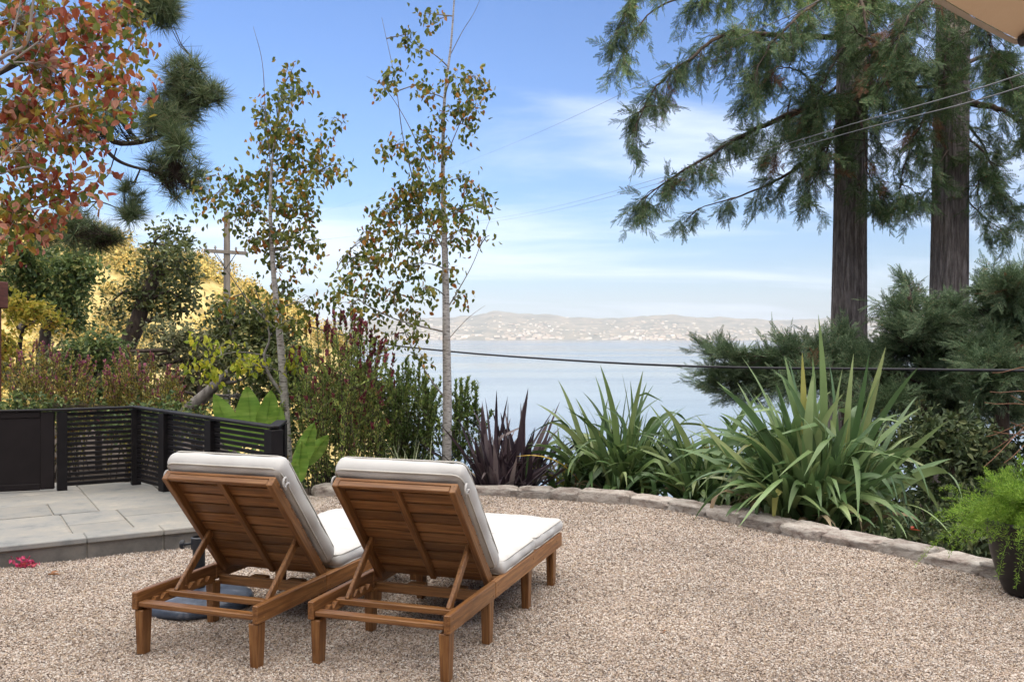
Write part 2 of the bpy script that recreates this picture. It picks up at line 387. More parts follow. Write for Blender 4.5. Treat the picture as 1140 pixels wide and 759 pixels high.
def gravel_z(x, y):
    return .010 * (np.sin(x * 2.1 + 1.3 * np.sin(y * 1.7)) * np.sin(y * 2.6 + .8 * np.sin(x * 1.3)) + .6 * np.sin(x * 5.3 + 2 * np.sin(y * 3.1)) * np.sin(y * 6.1 + 1.2 * np.sin(x * 4.2)) + .35 * np.sin(x * 13 + 3 * np.sin(y * 5)) * np.sin(y * 15 + 2 * np.sin(x * 7)))
mb = MB(); cyv = np.linspace(-6, 12, 241); cxv = np.linspace(-9, 4.6, 261); AX, AY = np.meshgrid(cxv, cyv)
ye = np.interp(AX, EDGE[:, 0], EDGE[:, 1]); AY2 = np.minimum(AY, ye + .04)
mb.add(np.stack([AX, AY2, gravel_z(AX, AY2) - .002], -1), grid_faces(241, 261))
tag(mb.build('gravel_court', gravel_mat('gravel_bed', False)), kind='structure')
PE = np.array([[-9.0, 2.6], [-3.55, 6.40], [-2.2, 7.22], [-1.75, 7.55]])    # front edge of the patio
def gravel():
    rng = np.random.default_rng(7); n = 620000
    y = 3.4 * (9.5 / 3.4) ** rng.uniform(0, 1, n); x = rng.uniform(-1, 1, n) * (.60 * y + .9)
    ye = np.interp(x, EDGE[:, 0], EDGE[:, 1]); pf = np.interp(x, PE[:, 0], PE[:, 1])
    ok = (y < ye) & ((x > -1.8) | (y < pf + .02)); x = x[ok]; y = y[ok]; n = len(x)
    r = (.0032 + .0042 * rng.uniform(size=n) ** 1.8) * (1 + .10 * (y - 3.8))
    octa = np.array([[1, 0, 0], [0, 1, 0], [-1, 0, 0], [0, -1, 0], [0, 0, 1], [0, 0, -1]], float)
    of = np.array([[0, 1, 4], [1, 2, 4], [2, 3, 4], [3, 0, 4], [1, 0, 5], [2, 1, 5], [3, 2, 5], [0, 3, 5]])
    V = octa[None] * rng.uniform(.65, 1.25, (n, 6, 1)) + rng.normal(size=(n, 6, 3)) * .18
    a = unit(rng.normal(size=(n, 3))); b_ = unit(np.cross(a, rng.normal(size=(n, 3)))); c = np.cross(a, b_)
    M3 = np.stack([a, b_, c], 1); V = np.einsum('nij,nkj->nki', M3, V) * r[:, None, None]
    V[:, :, 2] *= .75; V += np.stack([x, y, gravel_z(x, y) + rng.uniform(.0, .004, n)], 1)[:, None]
    mb = MB(); mb.add(V.reshape(-1, 3), fidx(of, 6, n))
    tag(mb.build('gravel', gravel_mat('crushed_gravel', True)), kind='stuff')
gravel()

def water():
    m, nt, b = new_mat('bay_water')
    b.inputs['Base Color'].default_value = (.15, .18, .20, 1); b.inputs['IOR'].default_value = 1.33
    f = noise(nt, .35, 6, .6, (.35, 1, 1)); g = noise(nt, .004, 4, .5, (.25, 1.2, 1))
    rr = N(nt, 'ShaderNodeMapRange', i_From_Min=.35, i_From_Max=.65, i_To_Min=.06, i_To_Max=.20); nt.links.new(g, rr.inputs[0]); nt.links.new(rr.outputs[0], b.inputs['Roughness'])
    bump(nt, b, f, .05, .5)
    mb = MB(); X = np.array([-14000, -3000, -400, 0, 400, 3000, 14000.]); Y = np.array([20, 100, 250, 600, 1500, 4000, 11500.]); A, B = np.meshgrid(X, Y)
    mb.add(np.stack([A, B, 0 * A - 35], -1), grid_faces(7, 7)); tag(mb.build('water', m), kind='structure')
water()

def fbm(x, seed, f0, octs=5):
    rng = np.random.default_rng(seed); o = 0; a = 1.0
    for k in range(octs): o = o + a * np.sin(x * f0 * 2 ** k * rng.uniform(.8, 1.25) + rng.uniform(0, 6.28)); a *= .52
    return o
def far_hills():
    m = noise_mat('far_hill_cover', [(.3, (.085, .095, .07)), (.5, (.19, .175, .13)), (.7, (.31, .26, .185))], .006, (1, 1, 1), .95, 0)
    nx, ny = 420, 26; X = np.linspace(-9500, 9500, nx); t = np.linspace(0, 1, ny); A, T = np.meshgrid(X, t)
    px = 570 + A / 9200 * F
    top = np.interp(px, [-500, 0, 200, 380, 440, 520, 545, 580, 640, 700, 745, 800, 850, 920, 1000, 1200, 1700], [340, 345, 352, 356, 352, 349, 345, 347, 350, 352, 349, 352, 352, 354, 352, 350, 345])
    H = (374 - top) * 9800 / F + fbm(A, 3, .004) * 9 + fbm(A, 5, .017, 3) * 4
    prof = np.interp(T, [0, .08, .3, .55, .8, 1], [0, .03, .33, .6, .93, 1.0])
    Z = -36 + (H + 34) * prof + fbm(A + T * 3000, 9, .008, 4) * 7 * (T > .05) * (1 - T * .6) + fbm(A * .7 - T * 5000, 19, .005, 3) * 9 * (T > .1) * (1 - T * .7)
    Yw = 8300 + T * 2300 + fbm(A, 11, .0012, 3) * 120
    mb = MB(); mb.add(np.stack([A, Yw, Z], -1), grid_faces(ny, nx)); tag(mb.build('far_hills', m, smooth=True), kind='structure')
    rng = np.random.default_rng(4); n = 4600
    ti = rng.beta(1.3, 3.0, n) * .8 + .03; xi = rng.uniform(-8000, 8000, n); cl = .5 + .5 * np.sin(xi * .004 + 3 * np.sin(xi * .0011)); ok = rng.uniform(size=n) < .25 + .75 * cl; ti, xi = ti[ok], xi[ok]; n = len(xi)
    j = np.clip(((xi + 9500) / 19000 * (nx - 1)).astype(int), 0, nx - 2); k = np.clip((ti * (ny - 1)).astype(int), 0, ny - 2); fr = ti * (ny - 1) - k
    zz = Z[k, j] * (1 - fr) + Z[k + 1, j] * fr; yy = Yw[k, j] * (1 - fr) + Yw[k + 1, j] * fr
    s = rng.uniform(7, 17, n); hh = rng.uniform(7, 14, n); low = ti < .14; hh[low] *= 1.5; s[low] *= 1.7
    cube = np.array([[x, y, z] for z in (0, 1) for y in (-1, 1) for x in (-1, 1)], float); cf = np.array([[0, 1, 5, 4], [1, 3, 7, 5], [3, 2, 6, 7], [2, 0, 4, 6], [4, 5, 7, 6]])
    V = cube[None] * np.stack([s, s, hh], 1)[:, None] + np.stack([xi, yy - 8, zz - 3], 1)[:, None]
    mt, nt_, b = new_mat('far_town_walls'); nt_.links.new(ramp(nt_, [(0, (.58, .53, .46)), (.5, (.44, .36, .28)), (.8, (.68, .66, .62)), (1, (.30, .22, .17))], island(nt_)), b.inputs['Base Color']); b.inputs['Roughness'].default_value = .9
    mb = MB(); mb.add(V.reshape(-1, 3), fidx(cf, 8, n)); tag(mb.build('far_town', mt), label='pale houses of the far shore spread over the hills across the bay', cat='town', kind='stuff')
far_hills()

HPX = [-500, -200, 0, 100, 147, 219, 260, 288, 335, 370, 395, 425, 520]; HPY = [225, 232, 248, 264, 278, 300, 314, 334, 360, 385, 430, 760, 900]
def hill_z(x, y):
    px = 570 + x * F / 110; top = CAM - (np.interp(px, HPX, HPY) - HZ) * 110 / F
    base = -14.0 - 30 * smooth((px - 250) / 130); t = smooth((y - 52) / 58)
    z = base + (top - base) * t - np.maximum(0, y - 112) * .25
    return z
def hill():
    m = noise_mat('golden_grass_slope', [(.3, (.18, .14, .055)), (.5, (.40, .32, .13)), (.7, (.54, .45, .22))], .8, (1, 1, 1), .95, .3, .2)
    X = np.linspace(-130, -12, 150); Y = np.linspace(48, 175, 110); A, B = np.meshgrid(X, Y)
    Z = hill_z(A, B) + fbm(A + B * .6, 21, .35, 4) * .25 + fbm(A * .5 - B, 22, .22, 4) * .25
    mb = MB(); mb.add(np.stack([A, B, Z], -1), grid_faces(110, 150)); tag(mb.build('golden_hill', m, smooth=True), kind='structure')
    rng = np.random.default_rng(31); lf = MB(); nC = 520
    x = rng.uniform(-75, -20, nC); y = rng.uniform(62, 118, nC); ok = rng.uniform(size=nC) < .8; x, y = x[ok], y[ok]; z = hill_z(x, y)
    for k in range(len(x)):
        rr = rng.uniform(.6, 2.0); n = int(190 * rr); q = rng.normal(size=(n, 3)); q = unit(q) * (rng.uniform(size=(n, 1)) ** .4) * np.array([1, 1, .75]) * rr
        q = q + unit(rng.normal(size=(n, 3))) * .3
        scatter(lf, LEAF, q + [x[k], y[k], z[k] + rr * .55], rng.normal(size=(n, 3)), rng.normal(size=(n, 3)), rng.uniform(.18, .38, n))
    g = leaf_mat('hill_scrub_leaf', [(0, (.09, .09, .03)), (.4, (.24, .20, .07)), (.75, (.36, .29, .10)), (1, (.40, .27, .09))], .15, .7, .12, lo=.6, hi=1.4)
    tag(lf.build('hillside_scrub', g), label='sunlit golden scrub covering the hillside behind the garden', cat='scrub', kind='stuff')
hill()

# ------------------------------------------------------------------ haze
def haze():
    m = bpy.data.materials.new('haze_air'); m.use_nodes = True; nt = m.node_tree; nt.nodes.clear()
    o = N(nt, 'ShaderNodeOutputMaterial'); v = N(nt, 'ShaderNodeVolumePrincipled')
    v.inputs['Color'].default_value = (.66, .73, .86, 1); v.inputs['Density'].default_value = 7e-5; v.inputs['Anisotropy'].default_value = 0.0
    nt.links.new(v.outputs[0], o.inputs['Volume'])
    mb = MB(); box(mb, (0, 5700, 205), (29000, 12000, 532), bev=.5)
    h = mb.build('haze', m); tag(h, kind='stuff')
haze()

# ------------------------------------------------------------------ stone patio, edging
def patio():
    top, hgt = .15, .15
    rng = np.random.default_rng(12)
    d0 = unit(PE[1] - PE[0])
    ms = noise_mat('bluestone', [(.28, (.14, .15, .155)), (.45, (.235, .235, .225)), (.58, (.27, .26, .235)), (.75, (.37, .34, .295))], 3.2, (1, 1, 1), .75, .5, .012, 9, .25, nrough=.7, isl=.14)
    mr = noise_mat('riser_block', [(.3, (.10, .097, .09)), (.55, (.19, .178, .16)), (.75, (.27, .23, .18))], 4, (1, 1, 1), .85, .5, .012, 8, .2, isl=.22)
    mg = noise_mat('mortar', [(.3, (.24, .225, .20)), (.7, (.34, .32, .29))], 20, (1, 1, 1), .95, .4, .004)
    base = MB()
    poly = [(-9, 2.62), (-3.55, 6.42), (-2.2, 7.24), (-1.77, 7.56), (-1.9, 7.75), (-3.6, 9.3), (-9, 8.9)]
    V = [(x, y, top - .012) for x, y in poly]; base.add(V, [list(range(len(V)))])
    root = base.build('patio', mg); tag(root, kind='structure')
    # flags: random ashlar cells in a frame along the front edge
    fl = MB(); o = np.array([-3.55, 6.42]); u = unit(np.array([1.35, .82])); v = np.array([-u[1], u[0]])
    from mathutils.geometry import intersect_line_line_2d
    def inside(p):
        c = False; n = len(poly)
        for i in range(n):
            (x1, y1), (x2, y2) = poly[i], poly[(i + 1) % n]
            if (y1 > p[1]) != (y2 > p[1]) and p[0] < (x2 - x1) * (p[1] - y1) / (y2 - y1) + x1: c = not c
        return c
    def clip(cell):
        pts = cell
        # clip to the convex-ish outline on its front and fence sides
        for (a, b) in ((np.array(poly[0]), np.array(poly[1])), (np.array(poly[1]), np.array(poly[3])), (np.array(poly[4]), np.array(poly[5])), (np.array(poly[5]), np.array(poly[6]))):
            nrm = np.array([-(b - a)[1], (b - a)[0]]); outp = []
            for i in range(len(pts)):
                p, q = pts[i], pts[(i + 1) % len(pts)]; dp, dq = np.dot(p - a, nrm), np.dot(q - a, nrm)
                if dp >= 0: outp.append(p)
                if dp * dq < 0: outp.append(p + (q - p) * dp / (dp - dq))
            pts = outp
            if len(pts) < 3: return None
        return pts
    def split(x0, x1, y0, y1):
        w_, h_ = x1 - x0, y1 - y0
        if max(w_, h_) > 1.25 or (max(w_, h_) > .75 and rng.uniform() < .6):
            if w_ >= h_: c = x0 + w_ * rng.uniform(.36, .64); split(x0, c, y0, y1); split(c, x1, y0, y1)
            else: c = y0 + h_ * rng.uniform(.36, .64); split(x0, x1, y0, c); split(x0, x1, c, y1)
            return
        g = .007
        cell = [o + u * a + v * b for a, b in ((x0 + g, y0 + g), (x1 - g, y0 + g), (x1 - g, y1 - g), (x0 + g, y1 - g))]
        pts = clip(cell)
        if pts is None: return
        z = top + rng.uniform(-.002, .003); n = len(pts)
        V = [(p[0], p[1], z - .004) for p in pts] + [(p[0], p[1], top - .03) for p in pts]
        c = np.mean(pts, 0); V += [(*(c + (p - c) * .985), z) for p in pts]
        b = fl.n; fl.add(V, [[i, (i + 1) % n, n + (i + 1) % n, n + i] for i in range(n)] + [[i, (i + 1) % n, 2 * n + (i + 1) % n, 2 * n + i] for i in range(n)])
        fl.Q.append((np.array([[2 * n + i for i in range(n)]]) + b, 0))
    split(-4.6, 4.4, -1.4, 5.0)
    tag(fl.build('paving_flags', ms, root), kind='structure')
    rs = MB(); cap = MB()
    for (a, b, cuts) in ((PE[0], PE[1], 7), (PE[1], PE[2], 3), (PE[2], PE[3], 1)):
        L = np.linalg.norm(b - a); d = (b - a) / L; nn = np.array([d[1], -d[0]]); ang = math.atan2(d[1], d[0])
        tt = np.linspace(0, L, cuts + 1); tt[1:-1] += rng.uniform(-.08, .08, cuts - 1)
        for i in range(cuts):
            c = a + d * (tt[i] + tt[i + 1]) / 2 - nn * .06
            box(rs, (c[0], c[1], .045), (tt[i + 1] - tt[i] - .012, .12 + rng.uniform(-.004, .004), .15), rotz(ang), .004)
        c = (a + b) / 2 - nn * .075; box(rs, (c[0], c[1], .05), (L - .01, .12, .13), rotz(ang), .002, 1)
        for i in range(cuts):
            c = a + d * (tt[i] + tt[i + 1]) / 2 - nn * .09; box(cap, (c[0], c[1], top - .0115), (tt[i + 1] - tt[i] - .004, .23, .04), rotz(ang), .006)
    tag(rs.build('patio_riser', [mr, mg], root), kind='structure'); tag(cap.build('patio_nosing', ms, root), kind='structure')
patio()

def edging():
    rng = np.random.default_rng(5); mb = MB()
    seg = EDGE[3:18]; L = np.concatenate([[0], np.cumsum(np.linalg.norm(np.diff(seg, axis=0), axis=1))])
    s = 0.0; ico = None
    nu, nv = 34, 20
    while s < L[-1] - .1:
        l = rng.uniform(.22, .55); m = s + l / 2
        c = np.array([np.interp(m, L, seg[:, k]) for k in (0, 1)]); e = np.array([np.interp(m + .05, L, seg[:, k]) for k in (0, 1)]); d = unit(e - c); nn = np.array([-d[1], d[0]])
        wdt = rng.uniform(.22, .30); h = rng.uniform(.075, .10)
        th = np.linspace(0, 2 * np.pi, nu, endpoint=False); ph = np.linspace(-np.pi / 2, np.pi / 2, nv)
        T, Q = np.meshgrid(th, ph); sg = lambda q, p: np.sign(q) * np.abs(q) ** p
        X = sg(np.cos(Q), .36) * sg(np.cos(T), .34); Y = sg(np.cos(Q), .36) * sg(np.sin(T), .38); Z = sg(np.sin(Q), .42)
        o = rng.uniform(0, 9, 3)
        def nse(f): return np.sin(X * f + o[0] + 2 * Y) * np.sin(Y * f * 1.1 + o[1] + Z) * np.sin(Z * f + o[2] + X * 2)
        k = 1 + .13 * nse(2.1) + .10 * nse(4.7) + .07 * nse(9) + .04 * nse(17)
        X, Y, Z = X * k * (l / 2 + .02), Y * k * wdt / 2, Z * k * h * .75
        V = np.stack([c[0] + d[0] * X + nn[0] * (Y + wdt * .5), c[1] + d[1] * X + nn[1] * (Y + wdt * .5), Z + h * .28 + rng.uniform(-.01, .01)], -1).reshape(-1, 3)
        i = np.arange(nv - 1)[:, None]; j = np.arange(nu)[None]; q = (j + 1) % nu
        mb.add(V, np.stack([i * nu + j, i * nu + q, (i + 1) * nu + q, (i + 1) * nu + j], -1).reshape(-1, 4)); s += l
    # mortar bed under and between the stones
    a = np.array([seg[0]]); bed = []
    for i in range(len(seg)):
        d = unit(seg[min(i + 1, len(seg) - 1)] - seg[max(i - 1, 0)]); nn = np.array([-d[1], d[0]])
        bed.append([*(seg[i] + nn * .01), -.05]); bed.append([*(seg[i] + nn * .03), .055]); bed.append([*(seg[i] + nn * .21), .06]); bed.append([*(seg[i] + nn * .25), -.25])
    n = len(seg); i = np.arange(n - 1)[:, None]; j = np.arange(3)[None]
    mb.add(np.array(bed), np.stack([i * 4 + j, i * 4 + j + 1, (i + 1) * 4 + j + 1, (i + 1) * 4 + j], -1).reshape(-1, 4))
    tag(mb.build('stone_edging', MAT['stone'], origin=(1.5, 8.4, 0), smooth=True), 'low rough stone edging curving round the far side of the gravel', 'stone edging')
edging()

# ------------------------------------------------------------------ fence, gate, post
FA = np.array([-4.28, 8.77]); FB = np.array([-3.68, 9.14]); FC = np.array([-1.94, 7.6]); FTOP = .905
def fence():
    t = thing('slat_fence', 'black horizontal slat fence turning a corner behind the stone patio', 'fence', (FB[0], FB[1], .15))
    O = np.array([FB[0], FB[1], .15]); z0 = .15; zt = FTOP
    def post(p, w_=.085, top=zt - .02, ang=0):
        mb = MB(); box(mb, (p[0] - O[0], p[1] - O[1], (z0 + top) / 2 - O[2]), (w_, w_, top - z0), rotz(ang), .003); mb.build('post', MAT['black'], t)
    def panel(a, b, n=15, za=zt, zb=zt):
        d = b - a; L = np.linalg.norm(d); ang = math.atan2(d[1], d[0]); c = (a + b) / 2; mb = MB(); sl = math.atan2(zb - za, L)
        pitch = (zt - .03 - z0 - .02) / n
        for i in range(n):
            z = z0 + .03 + pitch * (i + .5); box(mb, (c[0] - O[0], c[1] - O[1], z - O[2] + (zb + za) / 2 - zt), (L - .07, .02, pitch * .64), rotz(ang) @ roty(-sl), .002)
        mb.build('slat_panel', MAT['black'], t)
    def rail(a, b, za=zt, zb=zt):
        d = b - a; L = np.linalg.norm(d); ang = math.atan2(d[1], d[0]); c = (a + b) / 2; mb = MB()
        box(mb, (c[0] - O[0], c[1] - O[1], (za + zb) / 2 - O[2]), (L + .05, .095, .022), rotz(ang) @ roty(-math.atan2(zb - za, L)), .003); mb.build('top_rail', MAT['black'], t)
    d1 = math.atan2(*(FB - FA)[::-1]); d2 = math.atan2(*(FC - FB)[::-1])
    ps = [FB + (FC - FB) * q for q in (.25, .6, 1.0)]
    post(FA + unit(FB - FA) * .05, ang=d1); post(FB, ang=d1)
    zz = lambda q: zt - .045 * q
    for p, q in zip(ps, (.25, .6, 1)): post(p, .1 if q < 1 else .11, zz(q) - .02, d2)
    panel(FA, FB); panel(FB, ps[0], 15, zz(0), zz(.25)); panel(ps[0], ps[1], 15, zz(.25), zz(.6)); panel(ps[1], ps[2], 15, zz(.6), zz(1))
    e = FC + unit(FC - FB) * .0; f = e + np.array([-.06, .5]); panel(e, f, 15, zz(1), zz(1)); post(f, .085, zz(1) - .02)
    rail(FA, FB); rail(FB, ps[0], zz(0), zz(.25)); rail(ps[0], ps[1], zz(.25), zz(.6)); rail(ps[1], ps[2], zz(.6), zz(1)); rail(e, f, zz(1), zz(1))
    g = thing('garden_gate', 'dark solid panelled gate left of the black slat fence', 'gate', (FA[0] - .5, FA[1] - .18, .15))
    A = np.array([-5.6, 8.34]); B = FA - unit(FA - A) * .012; d = B - A; L = np.linalg.norm(d); ang = math.atan2(d[1], d[0]); c = (A + B) / 2; G = np.array([FA[0] - .5, FA[1] - .18, .15])
    def gb(name, along, zc, sx, sz, th, mat):
        mb = MB(); p = A + unit(d) * along; box(mb, (p[0] - G[0], p[1] - G[1], zc - G[2]), (sx, th, sz), rotz(ang), .004); return mb.build(name, mat, g)
    gb('panel', L / 2, .53, L - .22, .62, .03, MAT['gate'])
    gb('stile', .06, .53, .115, .72, .05, MAT['gate']); gb('stile', L - .06, .53, .115, .72, .05, MAT['gate'])
    gb('top_rail', L / 2, .87, L - .24, .06, .048, MAT['gate']); gb('cap', L / 2, .908, L + .0, .018, .08, MAT['black']); gb('bottom_rail', L / 2, .195, L - .24, .06, .048, MAT['gate'])
fence()
def red_post():
    c = P(-3, 330, 10.5); t = thing('timber_post', 'dark red timber post with a thicker capped head at the garden edge', 'post', (c[0] - .12, c[1], -.15))
    mb = MB(); box(mb, (0, 0, (c[2] - .05 + .15) / 2), (.22, .22, c[2] - .05 + .15), bev=.008); mb.build('shaft', MAT['redwood_post'], t)
    mb = MB(); box(mb, (.0, 0, c[2] + .17), (.32, .32, .30), bev=.01); mb.build('head', MAT['redwood_post'], t)
red_post()

# ------------------------------------------------------------------ sun loungers
def rounded_pad(L, W, T, r=.035, puff=.02, seed=0, n=(34, 26, 9)):
    rng = np.random.default_rng(seed); h = np.array([L, W, T]) / 2; mb = MB()
    def ax(k, hh): 
        inner = np.linspace(-(hh - r), hh - r, k - 6); e = r * np.array([1 - math.cos(a) for a in (0, math.pi / 6, math.pi / 3)])
        return np.concatenate([-hh + e, inner, (hh - e)[::-1]])
    A = [ax(n[i], h[i]) for i in range(3)]
    ph = rng.uniform(0, 6.28, 8)
    def dress(Pt):
        q = np.clip(Pt, -(h - r), h - r); d = Pt - q; l = np.linalg.norm(d, axis=1, keepdims=True); Pn = q + d / np.maximum(l, 1e-9) * r
        x, y, z = (Pn / h).T; ins = np.clip(1 - x ** 4, 0, 1) * np.clip(1 - y ** 4, 0, 1)
        Pn[:, 2] += np.sign(z) * puff * ins * (z > .3)
        wr = (np.sin(x * 5 + y * 3 + ph[0]) * np.sin(y * 6 - x * 2 + ph[1]) + .5 * np.sin(x * 13 + ph[2] + 3 * y) * np.sin(y * 9 + ph[3]) + .35 * np.sin(x * 23 + ph[6] + 4 * np.sin(y * 3 + ph[7])) * np.abs(y)) * .0045
        Pn[:, 2] += wr * (np.abs(z) > .3) * np.sign(z)
        sd = np.sin(x * 9 + ph[4]) * .004 + np.sin(x * 4 + ph[5]) * .003; Pn[:, 1] += np.sign(y) * sd * (np.abs(y) > .8) * (1 - z * z) 
        Pn[:, 1] += np.sign(y) * .008 * (np.abs(y) > .8) * (1 - np.clip(z * z, 0, 1)); Pn[:, 0] += np.sign(x) * .008 * (np.abs(x) > .8) * (1 - np.clip(z * z, 0, 1))
        return Pn
    for k in range(3):
        a, b = [i for i in range(3) if i != k]; U, Vv = np.meshgrid(A[a], A[b], indexing='ij'); nu, nv = U.shape
        for s in (-1, 1):
            Pt = np.zeros((nu * nv, 3)); Pt[:, a] = U.ravel(); Pt[:, b] = Vv.ravel(); Pt[:, k] = s * h[k]
            f = grid_faces(nu, nv); f = f if (s > 0) != (k == 1) else f[:, ::-1]
            mb.add(dress(Pt), f)
    pipes = MB()
    for s in (-1, 1):
        rr = r * 1.3; loop = []
        for cx_, cy_, a0 in ((1, 1, 0), (-1, 1, 90), (-1, -1, 180), (1, -1, 270)):
            for a in np.linspace(a0, a0 + 90, 5):
                loop.append([cx_ * (h[0] - rr) + math.cos(R(a)) * rr * .95, cy_ * (h[1] - rr) + math.sin(R(a)) * rr * .95, s * (h[2] - r * .28)])
        loop.append(loop[0]); lp = np.array(loop); out_ = []
        for i in range(len(lp) - 1):
            k = max(2, int(np.linalg.norm(lp[i + 1] - lp[i]) / .03)); out_ += [lp[i] + (lp[i + 1] - lp[i]) * t for t in np.linspace(0, 1, k, endpoint=False)]
        out_.append(lp[0]); pts = np.array(out_)
        tube(pipes, pts, .0045, 6, cap=False)
    return mb, pipes
def weld(o, d=.0006):
    import bmesh
    bm = bmesh.new(); bm.from_mesh(o.data); bmesh.ops.remove_doubles(bm, verts=bm.verts, dist=d); bmesh.ops.recalc_face_normals(bm, faces=bm.faces); bm.to_mesh(o.data); bm.free()

LW = .745; RT = .315; RH = .088; LL = 1.93; PIV = .70; BLEN = .77; BANG = 49
def lounger(label, loc, yaw, seed, bang=BANG):
    """local: x across, y from the head end to the foot end"""
    rng = np.random.default_rng(seed)
    t = thing('sun_lounger', label, 'sun lounger', loc, yaw, 'wooden sun loungers side by side on the gravel')
    zr = RT - RH / 2
    for s in (-1, 1):
        mb = MB(); x = s * (LW / 2 - .0165)
        box(mb, (x, .315, zr), (.033, .63, RH), bev=.004); box(mb, (x, (.633 + LL) / 2, zr), (.033, LL - .633, RH), bev=.004)
        for (yy, zz) in ((.595, .018), (.595, -.02), (.67, .018), (.67, -.02), (.05, .018), (.05, -.018), (1.30, .015), (1.8, .015)):
            lathe(mb, [(.006, 0), (.006, .004), (.0, .005)], (0, 0, 0), 8); v = mb.V[-1]; mb.V[-1] = np.stack([x + s * (.0165 + v[:, 2] - .003), yy + v[:, 0], zr + zz + v[:, 1]], 1).astype(np.float32)
        mb.build('side_rail', MAT['wood_y'], t)
        rk = MB(); xin = s * (LW / 2 - .033 - .014)
        # notched rack the prop bar drops into
        prof = [(.09, 0)]; y = .09
        for i in range(6): prof += [(y + .02, .034), (y + .045, .034), (y + .052, .012), (y + .066, .012)]; y += .072
        prof += [(y + .02, .034), (y + .06, .0)]
        Vp = [(xin + e * .013, a, RT - RH + .008 + b) for e in (-1, 1) for a, b in prof]; n = len(prof)
        rk.add(Vp, [[i, i + 1, n + i + 1, n + i] for i in range(n - 1)])
        Vb = [(xin + e * .013, a, RT - RH + .002) for e in (-1, 1) for a, b in prof]
        for e in (0, n): rk.add(np.array(Vp[e:e + n] + Vb[e:e + n]), [[i, i + 1, n + i + 1, n + i] for i in range(n - 1)])
        rk.build('notched_rack', MAT['wood_y'], t)
        for yy in (.045, .60, 1.27, 1.80):
            mb = MB(); box(mb, (s * (LW / 2 - .036), yy, (RT - RH - .002) / 2), (.052, .07, RT - RH - .002 + (.0 if yy < .1 else .0)), bev=.004, taper=.8); mb.build('leg', MAT['wood_z'], t)
    mb = MB(); box(mb, (0, .035, RT - RH + .028), (LW - .068, .055, .026), bev=.004); mb.build('end_rail', MAT['wood_x'], t)
    mb = MB(); box(mb, (0, LL - .012, zr), (LW - .068, .024, RH), bev=.004); mb.build('foot_rail', MAT['wood_x'], t)
    mb = MB(); box(mb, (0, PIV - .03, RT - RH - .004), (LW - .068, .04, .05), bev=.004)
    for xx in (-.12, .12): box(mb, (xx, PIV + .03, RT - RH - .012), (.10, .06, .06), bev=.004)
    mb.build('cross_beam', MAT['wood_x'], t)
    mb = MB()
    for i in range(15): box(mb, (0, PIV + .05 + i * .083, RT - .016), (LW - .07, .062, .018), bev=.003)
    mb.build('seat_slats', MAT['wood_x'], t)
    # backrest, tilted about the pivot towards the head end
    th = R(bang); d = np.array([0, -math.cos(th), math.sin(th)]); nrm = np.array([0, math.sin(th), math.cos(th)])
    piv = np.array([0, PIV, RT - .012])
    br = bpy.data.objects.new('backrest', None)
    def bobj(name, mb, mat, sm=False):
        o = mb.build(name, mat, t, smooth=sm); o.location = tuple(piv); o.rotation_euler = (-th, 0, 0); return o
    # backrest frame coords: x across, y = -along (down), z = face normal; along = -y
    bw = LW - .08
    for x in (-bw / 2 + .017, bw / 2 - .017):
        mb = MB(); box(mb, (x, -BLEN / 2, -.024), (.033, BLEN, .05), bev=.004); bobj('back_beam', mb, MAT['wood_y'])
    mb = MB(); box(mb, (0, -BLEN / 2, -.018), (.034, BLEN - .01, .026), bev=.003); bobj('centre_beam', mb, MAT['wood_y'])
    mb = MB()
    for i in range(10): box(mb, (0, -(.035 + i * (BLEN - .07) / 9), .002), (bw - .002, .068, .018), bev=.003)
    bobj('back_slats', mb, MAT['wood_x'])
    mb = MB(); box(mb, (0, -BLEN + .012, -.026), (bw - .07, .022, .034), bev=.003); bobj('top_rail', mb, MAT['wood_x'])
    # props
    up = piv + d * .30 - nrm * .03; low = np.array([0, .235, RT - RH + .055])
    for s in (-1, 1):
        mb = MB(); a = np.array([s * (bw / 2 - .058), up[1], up[2]]); b = np.array([s * (bw / 2 - .058), low[1], low[2]]); L = np.linalg.norm(a - b)
        ez = (a - b) / L; ex = np.array([1., 0, 0]); ey = np.cross(ez, ex)
        box(mb, (a + b) / 2, (.022, .042, L + .04), np.stack([ex, ey, ez], 1), .004); mb.build('prop', MAT['wood_z'], t)
    mb = MB(); box(mb, (0, low[1] - .012, low[2] - .018), (LW - .075, .042, .03), bev=.004); mb.build('prop_bar', MAT['wood_x'], t)
    # cushion: three sewn pads
    cu = None
    T = .105; bl = .765
    def padd(L, W, T, c, ang, seed, name, puff=.018, r=.035):
        a, b = rounded_pad(L, W, T, r, puff, seed)
        for q in a.V, b.V:
            for i in range(len(q)): q[i] = q[i][:, [1, 0, 2]] * np.array([1, 1, 1], np.float32)
        o = a.build(name, MAT['cushion'], t, smooth=True); weld(o); p = b.build('piping', MAT['piping'], o, smooth=True)
        o.location = tuple(c); o.rotation_euler = (ang, 0, 0); return o
    W = LW - .045
    cback = piv + d * (bl / 2 + .035) + nrm * (T / 2 + .026)
    bk = padd(bl, W, T, cback, -th, seed, 'back_cushion', .022, .04)
    s1 = .60; s2 = LL - PIV - s1 - .05
    padd(s1, W + .02, .085, (0, PIV + .075 + s1 / 2, RT + .038), R(.6), seed + 1, 'seat_cushion', .014)
    padd(s2 + .03, W + .02, .085, (0, PIV + .075 + s1 + s2 / 2 + .015, RT + .040), R(.3), seed + 2, 'foot_cushion', .018)
